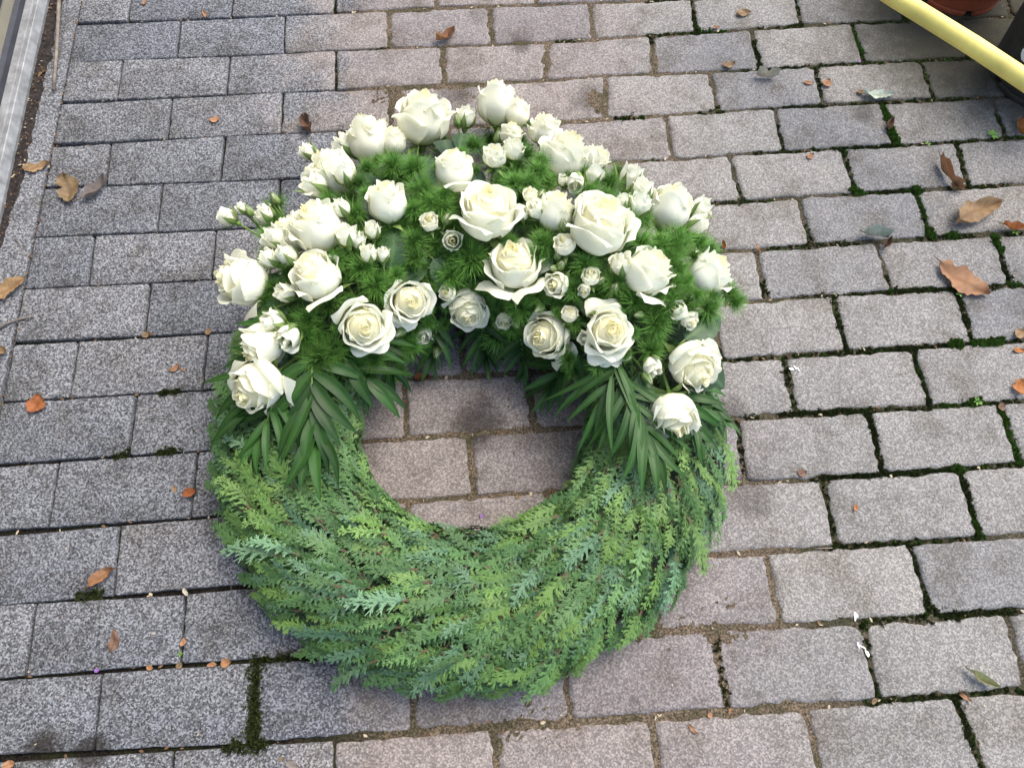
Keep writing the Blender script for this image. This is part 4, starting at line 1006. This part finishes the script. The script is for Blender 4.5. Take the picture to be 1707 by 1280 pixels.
G = 'closed green buds of the spray roses'
for a in [
    ('white bud at the far left tip, outermost of the cluster on long stems', 377, 361, 26, 150, 62, 'w', .02, .13),
    ('small pale bud right beside the far left tip bud', 402, 347, 17, 130, 65, 'w', .02, .13),
    ('green bud between the far left tip bud and the white bud on its right', 414, 350, 15, 120, 60, 'g', .02, .13),
    ('white bud rightmost of the long-stemmed cluster at the far left', 441, 356, 28, 130, 60, 'w', .02, .13),
    ('tall closed green bud standing above the far left cluster', 457, 330, 16, 112, 66, 'g', .02, .13),
    ('white and green bud at the upper left edge above the big edge rose', 510, 253, 24, 150, 62, 'w', .024),
    ('green bud beside the white bud at the upper left edge', 526, 252, 14, 100, 60, 'g', .024),
    ('fat white bud below the upper left edge rose, on its left', 522, 307, 38, 160, 50, 'w', .034),
    ('white bud right of the upper left edge rose on a long bare stem', 573, 287, 30, 105, 58, 'w', .044),
    ('white bud tucked left of the tall upper left rose', 572, 242, 32, 140, 60, 'w', .024),
    ('white bud above the right side of the large left slope rose', 568, 345, 28, 125, 58, 'w', .040),
    ('fat white bud left of the pale half hidden rose', 458, 394, 36, 140, 58, 'w', .026),
    ('white bud left of a pair on the left slope', 448, 430, 27, 140, 55, 'w', .026),
    ('white bud right of a pair on the left slope', 476, 424, 32, 130, 52, 'w', .030),
    ('white bud right under the large left slope rose, on a straight stem', 577, 390, 31, 95, 58, 'w', .044),
    ('pale bud tucked behind the straight-stemmed bud on the left slope', 597, 399, 24, 80, 58, 'w', .034),
    ('white bud uppermost of three beside the flat rose leaf', 620, 382, 24, 92, 58, 'w', .036),
    ('white bud lower left of three beside the flat rose leaf', 614, 422, 25, 95, 58, 'w', .040),
    ('white bud lower right of three beside the flat rose leaf', 638, 423, 21, 88, 60, 'w', .040),
    ('small cream rosette left of the green bud in the middle of the crest', 716, 371, 30, 90, 25, 's', .034),
    ('small cream rosette with speckled petals below the green bud in the middle', 754, 400, 32, -60, 20, 's', .036),
    ('white bud left of the topmost rose', 778, 193, 28, 78, 64, 'w', .026),
    ('tall green bud immediately left of the bud beside the topmost rose', 762, 199, 15, 98, 66, 'g', .026),
    ('small half open white rose below the topmost rose, left of two', 824, 262, 38, 80, 45, 's', .034),
    ('small half open white rose below the topmost rose, right of two', 856, 250, 36, 60, 55, 's', .032),
    ('white bud right under the upper right rose', 959, 305, 27, -95, 52, 'w', .036),
    ('tiny pale bud left of the bud under the upper right rose', 939, 300, 16, 90, 45, 'w', .034),
    ('white bud with dark sepals right of the upper right rose', 991, 291, 28, 62, 58, 'w', .032),
    ('white bud sticking out right behind the upper right rose', 1001, 263, 28, 40, 60, 'w', .024),
    ('cream bud topmost left of the rose right of centre', 884, 326, 24, 100, 40, 's', .032),
    ('white bud touching the left side of the rose right of centre', 894, 348, 29, 130, 45, 'w', .036),
    ('greenish bud lowest left of the rose right of centre', 871, 356, 19, 100, 45, 'w', .030),
    ('small open white bloom below the rose right of centre', 941, 409, 36, 100, 40, 's', .038),
    ('white bud topmost of the bunch left of the right shoulder rose', 1052, 293, 36, 70, 60, 'w', .030),
    ('white bud in the middle of the bunch left of the right shoulder rose', 1072, 315, 32, 78, 58, 'w', .032),
    ('white bud lowest of the bunch left of the right shoulder rose', 1067, 340, 34, 70, 58, 'w', .036),
    ('small bud alone left of the bunch by the right shoulder rose', 1039, 334, 21, 85, 58, 'w', .034),
    ('white bud right of the right shoulder rose, upper of two', 1169, 345, 31, 42, 60, 'w', .024),
    ('white bud right of the right shoulder rose, lower of two', 1164, 374, 31, 15, 62, 'w', .024),
    ('white bud left of the rose with the flaring petal', 1036, 439, 33, 95, 52, 'w', .038),
    ('small open bloom with loose petals below the creased rose, right side', 929, 474, 40, -160, 35, 's', .034),
    ('small bloom among the thin branching stems left of the flaring rose', 985, 462, 30, 90, 35, 's', .036),
    ('tiny white bloom hanging under the bloom on branching stems', 974, 483, 21, -110, 40, 's', .036),
    ('tiny cream rosette above the half open rose in the lower middle', 747, 489, 27, 160, 20, 's', .034),
    ('white bud at the left under the rose with pointed petals', 474, 488, 29, 160, 48, 'w', .024),
    ('white bud above the leftward lying rose', 452, 536, 34, 170, 50, 'w', .034),
    ('white bud right of the leftward lying rose', 481, 563, 36, 255, 45, 'w', .040),
    ('white bud hanging down right of the lower left open roses', 706, 558, 26, -90, 45, 'w', .036),
    ('small white bloom left of the cream rose turned left', 840, 534, 26, -90, 40, 's', .030),
    ('small bloom above the cream rose turned left', 949, 525, 27, 80, 40, 's', .034),
    ('cream bud touching the left of the fully open lower right rose', 977, 565, 24, 190, 40, 'w', .040),
    ('small white bloom at right above the dark leaves, upper of two', 1130, 519, 32, 150, 45, 's', .030),
    ('small white bloom at right above the dark leaves, lower of two', 1148, 533, 28, -40, 45, 's', .028),
    ('long white bud left of the round lower right rose', 1088, 612, 29, -75, 52, 'w', .034),
    ('green bud hanging under the lower left open roses, tip to the left', 665, 556, 17, 225, 60, 'g', .034),
    ('green bud dangling lowest in the middle over the palm leaflets', 728, 589, 16, -102, 62, 'g', .030),
    ('green bud left of the small bloom in the lower middle gap', 829, 545, 17, -60, 60, 'g', .032),
    ('green bud right of the small bloom in the lower middle gap', 860, 542, 15, -60, 60, 'g', .032),
    ('green bud above the cream rose turned left, on its own stem', 897, 515, 16, 220, 60, 'g', .036),
    ('green bud touching the upper left of the fully open lower right rose', 983, 520, 17, 210, 55, 'g', .038),
    ('green bud in the fern left of the lower blooms on the right', 1063, 525, 14, 190, 55, 'g', .036),
    ('green bud leaning down left of the round lower right rose', 1081, 632, 18, -65, 60, 'g', .036),
    ('green bud between the two small cream rosettes in the middle', 746, 362, 17, 65, 55, 'g', .036),
    ('green bud hiding just under the topmost rose', 831, 226, 18, 80, 60, 'g', .034),
    ('green bud at the top of the cluster left of the rose right of centre', 903, 324, 17, 60, 50, 'g', .032),
    ('green bud on the lower left of the rose right of centre', 939, 374, 18, 100, 40, 'g', .038),
    ('round green bud upper of three under the small open bloom', 930, 423, 15, 90, 35, 'g', .036),
    ('round green bud right of three under the small open bloom', 936, 440, 15, 60, 35, 'g', .036),
    ('round green bud lowest of three under the small open bloom', 921, 447, 13, 180, 35, 'g', .036),
    ('round green bud right of the bloom on branching stems', 1003, 466, 14, 40, 35, 'g', .038),
    ('round green bud lowest on the branching stems', 1025, 478, 16, 70, 35, 'g', .038)]:
    bud(*a)

# ---------------------------------------------------------------- fallen leaves and bits on the paving
def dead(label, px, py, lpx, ang, ratio, col, curl=.25, fold=.1, point=.8, seed=0, z=.0, cat='leaf', name='fallen_leaf', rag=.08):
    rr = random.Random(int(px * 3 + py * 11) + seed)
    c = at(px, py, .004); s = lpx * pxm(c)
    a = math.radians(ang); d = (at(px + math.cos(a) * 10, py - math.sin(a) * 10, .004) - c).normalized()
    side = Vector((-d.y, d.x, 0)); n = 21; m = 7; V, T = [], []
    sgn = 1 if rr.random() < .5 else -1; ph = rr.uniform(0, 6); bites = [(rr.random(), rr.choice((-1, 1)), rr.uniform(.15, .5)) for _ in range(3)] if lpx > 26 else []
    for i in range(n):
        t = i / (n - 1)
        wv = s * ratio * .5 * max(.03, math.sin(PI * t ** point) ** .7) * (1 + rag * rr.gauss(0, 1))
        for k in range(m):
            e = (k - (m - 1) / 2) / ((m - 1) / 2)
            for bt, bs_, bd in bites:
                if abs(e) > .6 and e * bs_ > 0: e *= 1 - bd * math.exp(-((t - bt) / .07) ** 2)
            zz = s * (curl * (2 * t - 1) ** 2 * .28 + fold * abs(e) ** 1.5 * .8 + .035 * math.sin(t * 9 + e * 3 * sgn + ph))
            p = d * s * (t - .5) + side * (wv * e + s * .06 * math.sin(t * PI) * sgn)
            V.append(p + UP * zz); T.append(.8 if e == 0 else (.5 if (i + abs(k - 3)) % 4 == 0 else rr.random() * .25))
    zmn = min(v.z for v in V); V = [v - UP * (zmn - .0012) for v in V]
    F = [(i * m + k, (i + 1) * m + k, (i + 1) * m + k + 1, i * m + k + 1) for i in range(n - 1) for k in range(m - 1)]
    fz = fill_z(c.x, c.y)
    me = mesh(name, V, F, DEAD[col], True, None, T)
    t = thing(name, label, cat, (c.x, c.y, max(0, z)), None, me)
    if lpx > 38:
        b = V[3] + UP * .0004
        link('leaf_stalk', mesh('leaf_stalk', *tube([V[3] + UP * .0003, V[3] - d * s * .06 + UP * .001, V[3] - d * s * .16 + side * .002 + UP * .001], [.0009, .0008, .0007], 5), M['litter']), t)
    return t
for a in [
    ('square tan leaf scrap on the humus by the aluminium rail', 62, 120, 30, 10, .85, 'tan', .3),
    ('pointed tan leaf on the edging stone by the rail', 61, 277, 42, 14, .5, 'tan', .2),
    ('broad ochre leaf with dark spots on the left pavers', 112, 317, 60, -78, .62, 'ochre', .22, .12),
    ('curled greyish leaf beside the broad ochre leaf', 160, 317, 54, 38, .34, 'grey', .4, .3),
    ('small orange leaf on the grey pavers at upper left', 358, 198, 18, 15, .6, 'salmon', .3),
    ('thin orange leaf sliver at the top left joint', 340, 24, 17, -70, .35, 'salmon', .3),
    ('orange scrap at the top edge of the left pavers', 241, 3, 12, 60, .5, 'salmon', .3),
    ('crumpled dark brown leaf above the upper left buds', 514, 211, 32, -65, .6, 'brown', .6, .5),
    ('long tan-brown leaf cut by the left picture edge', 16, 484, 66, 33, .46, 'tan', .2, .12),
    ('small curled ochre leaf at the left picture edge', 3, 586, 24, -20, .6, 'ochre', .5, .3),
    ('round rust-brown leaf on the left pavers', 60, 673, 33, 60, .95, 'rust', .45, .2),
    ('small oblong orange scrap left of the palm frond', 291, 612, 21, 35, .4, 'salmon', .2),
    ('tiny orange scrap below the oblong one by the palm', 305, 615, 10, -30, .4, 'salmon', .2),
    ('notched orange-brown leaf bit left of the cypress', 317, 822, 23, 20, .7, 'rust', .4, .3),
    ('thin star-shaped tan bit beside the notched leaf bit', 289, 815, 13, -60, .45, 'tan', .3),
    ('rolled orange-tan leaf at lower left', 171, 962, 47, 35, .42, 'salmon', .3, .25),
    ('flattened stained brown leaf on a lower left paver', 187, 1067, 36, 82, .5, 'brown', .05, .02),
    ('pale pointed seed in a joint at lower left', 309, 986, 17, -60, .4, 'cream', .2),
    ('small orange leaf bit in the vertical joint at lower left', 304, 1069, 15, 70, .55, 'salmon', .3),
    ('star-shaped orange bit on a joint, right of its neighbour', 377, 1105, 17, 20, .85, 'salmon', .4, .3, .8, 2),
    ('flat orange bit on a joint, left of the star-shaped bit', 353, 1108, 17, 8, .45, 'salmon', .2),
    ('ochre seed at the crossing of two lower left joints', 298, 1108, 12, 40, .8, 'ochre', .4),
    ('orange bit on the joint left of the ochre seed', 249, 1112, 12, -20, .7, 'salmon', .3),
    ('brown seed in the joint left of the upper palm leaflets', 243, 557, 14, 30, .8, 'ochre', .5),
    ('small tan flake on the joint above the left palm leaflets', 347, 552, 13, 60, .7, 'tan', .2),
    ('crumpled tan and white leaf scrap above the ruffled rose', 743, 62, 36, 22, .42, 'salmon', .5, .4),
    ('white curled scrap touching the crumpled leaf above the roses', 753, 54, 18, 60, .5, 'cream', .5, .3),
    ('cream boat-shaped leaf on the upper right pavers', 1278, 127, 36, -4, .36, 'cream', .5, .5),
    ('oval tan leaf left of the cream boat-shaped leaf', 1215, 107, 23, 12, .55, 'tan', .3),
    ('beige triangular leaf near the top edge right of centre', 1240, 22, 25, 10, .6, 'tan', .2),
    ('salmon leaf bit under the top edge triangular leaf', 1194, 45, 13, 10, .5, 'salmon', .3),
    ('round salmon leaf bit left of the pale green leaf', 1380, 138, 18, 60, .85, 'salmon', .3),
    ('narrow salmon leaf bit left of the round salmon bit', 1348, 137, 17, -8, .45, 'salmon', .3),
    ('tan seed at the stalk end of the pale green leaf', 1435, 153, 12, 30, .8, 'tan', .4),
    ('whitish green leaf lying underside up at upper right', 1464, 157, 54, -3, .36, 'pale_green', .12, .12),
    ('long curled orange leaf by the mossy joint at right', 1580, 290, 66, -58, .13, 'salmon', .25, .3),
    ('small brown curl at the foot of the long curled leaf', 1594, 312, 22, -20, .5, 'salmon', .6, .5),
    ('big brown oak-like leaf on the right-hand pavers', 1628, 357, 98, 25, .42, 'tan', .14, .12, .9),
    ('big flat orange leaf on the right-hand pavers', 1606, 465, 92, -32, .56, 'salmon', .10, .06, .9),
    ('narrow orange leaf at the right edge above the mossy joint', 1692, 379, 48, -8, .3, 'orange', .35, .25),
    ('folded pale green leaf over a joint on the right', 1458, 394, 42, -10, .42, 'pale_green', .5, .55),
    ('curled brown leaf bit beside the folded pale green leaf', 1477, 407, 24, 60, .4, 'brown', .5, .5),
    ('orange-red leaf pieces at the right edge below the black pot', 1701, 213, 34, -75, .35, 'orange', .3, .3),
    ('orange leaf piece at the right edge in the middle of the picture', 1700, 645, 30, 80, .75, 'orange', .4, .2),
    ('orange scrap at the right edge above the middle', 1700, 584, 20, 0, .5, 'orange', .3),
    ('tan leaf end at the right edge above the orange scrap', 1702, 556, 26, 40, .6, 'tan', .4),
    ('small salmon leaf on the paver right of the crest', 1352, 260, 16, 40, .6, 'salmon', .3),
    ('twisted brown leaf bit by the mossy upper right joint', 1483, 210, 26, 70, .4, 'brown', .5, .4),
    ('yellow-green winged seed leaf at lower right', 1637, 1130, 48, -32, .30, 'lime', .3, .35),
    ('tiny orange bit on a right-hand paver', 1427, 845, 13, 70, .5, 'orange', .4),
    ('rust leaf bit standing in the joint above the rightmost rose', 1205, 410, 18, 100, .4, 'rust', .5, .4),
    ('yellow seed in a joint at lower right', 1460, 1168, 16, 40, .45, 'ochre', .3),
    ('orange chip on the joint below the wreath at lower right', 1185, 1192, 10, 60, .8, 'salmon', .2),
    ('orange sliver right of the chip on the lower right joint', 1219, 1184, 13, 70, .35, 'salmon', .2),
    ('rust sliver on the paver below the orange chip', 1156, 1215, 20, -50, .3, 'salmon', .2),
    ('rust-orange leaf under the dark palm frond at the edge of the hole', 704, 630, 26, 8, .55, 'rust', .4, .3),
    ('pinkish stained leaf bit on the right-hand paver above a joint', 1338, 787, 16, 20, .8, 'brown', .1),
    ('pale triangular leaf scrap at the bottom edge', 488, 1274, 26, -25, .5, 'grey', .1),
    ('small orange leaf in the bottom left corner', 14, 1275, 20, 20, .7, 'salmon', .4),
    ('pink leaf sliver on the joint at the lower right edge', 1610, 1163, 22, -30, .3, 'salmon', .3),
    ('brown leaf piece on the mossy joint at the right', 1672, 678, 15, 60, .8, 'brown', .4),
    ('ochre seed on the joint below the wreath', 468, 1265, 10, 40, .5, 'ochre', .2),
    ('pale seed inside the hole on the lower joint', 864, 827, 10, 40, .5, 'tan', .2),
    ('thin salmon curl on the joint at the right of the rightmost rose', 1265, 414, 18, -55, .25, 'salmon', .4)]:
    dead(*a)
def twig(label, pts, r):
    P = [at(x, y, .004 + (z if z else 0)) for x, y, z in pts]
    V, F = tube(P, r, 7)
    V = [Vector(v) + Vector((noise.noise(Vector(v) * 90), noise.noise(Vector(v) * 90 + Vector((5, 0, 0))), 0)) * .0008 for v in V]
    c = P[len(P) // 2]
    thing('twig', label, 'twig', c, None, mesh('twig', [v - c for v in V], F, M['twig']))
twig('long grey twig lying along the edging stone at upper left', [(100, -30, .006), (98, 10, .006), (96, 50, .006), (94, 85, .005), (92, 115, .004), (89, 150, .002)], [.0034, .0034, .0033, .0032, .0031, .0026])
twig('thin reddish twig at the left picture edge', [(-10, 552, .001), (15, 538, .001), (35, 531, .001), (56, 527, .001)], [.0022, .002, .0017, .0012])
twig('hair-thin curved twig on the edging stone', [(22, 396, 0), (32, 405, 0), (38, 418, 0), (40, 434, 0)], [.0007, .0007, .0006, .0005])
twig('pale straw on a joint right of the cypress', [(1360, 914, .001), (1388, 913, .001)], [.001, .0008])
def weed(label, px, py, n, spx):
    c = at(px, py, .0); s = spx * pxm(c); t = thing('weed', label, 'weed', (c.x, c.y, 0)); rr = random.Random(int(px))
    for k in range(n):
        a = 2 * PI * k / n + rr.uniform(-.3, .3); d = Vector((math.cos(a), math.sin(a), .45)).normalized(); sd_ = Vector((-math.sin(a), math.cos(a), 0))
        V = []
        for i in range(6):
            u = i / 5; wv = s * .26 * math.sin(PI * max(.04, u) ** .55 * .98) if u < 1 else .0002
            if u < .35: wv = s * .05
            p = d * s * u + UP * (.003 - s * .25 * u * u)
            V += [p - sd_ * wv, p + UP * -.0003, p + sd_ * wv]
        F = [(i * 3 + q, i * 3 + q + 1, (i + 1) * 3 + q + 1, (i + 1) * 3 + q) for i in range(5) for q in range(2)]
        link('leaf_blade', mesh('leaf_blade', V, F, M['weed']), t)
for a in [('tiny bright green weed on the paver corner below the black pot', 1653, 227, 6, 12), ('tiny weed sprouting under the narrow orange leaf at right', 1690, 389, 5, 8),
          ('tiny weed beside the tip of the big flat orange leaf', 1598, 491, 4, 8), ('tiny weed in the joint at the lower left', 302, 1090, 4, 6), ('little weed in the mossy joint left of the right edge', 1628, 671, 6, 9), ('tiny weed at the joint crossing above the long curled leaf', 1545, 242, 4, 6)]:
    weed(*a)
for lb, px, py in [('tiny violet petal on the joint by the tube', 1432, 103), ('tiny violet petal in a lower left joint', 162, 1117), ('tiny magenta petal on the paver inside the hole', 803, 860)]:
    c = at(px, py, .001); V = [(.0035 * math.cos(a) * (1 + .3 * math.cos(3 * a)), .0028 * math.sin(a), .0015 + .0012 * math.cos(2 * a)) for a in [i * PI / 4 for i in range(8)]] + [(0, 0, .001)]
    thing('flower_petal', lb, 'petal', c, None, mesh('flower_petal', V, [(i, (i + 1) % 8, 8) for i in range(8)], M['petal_violet']))
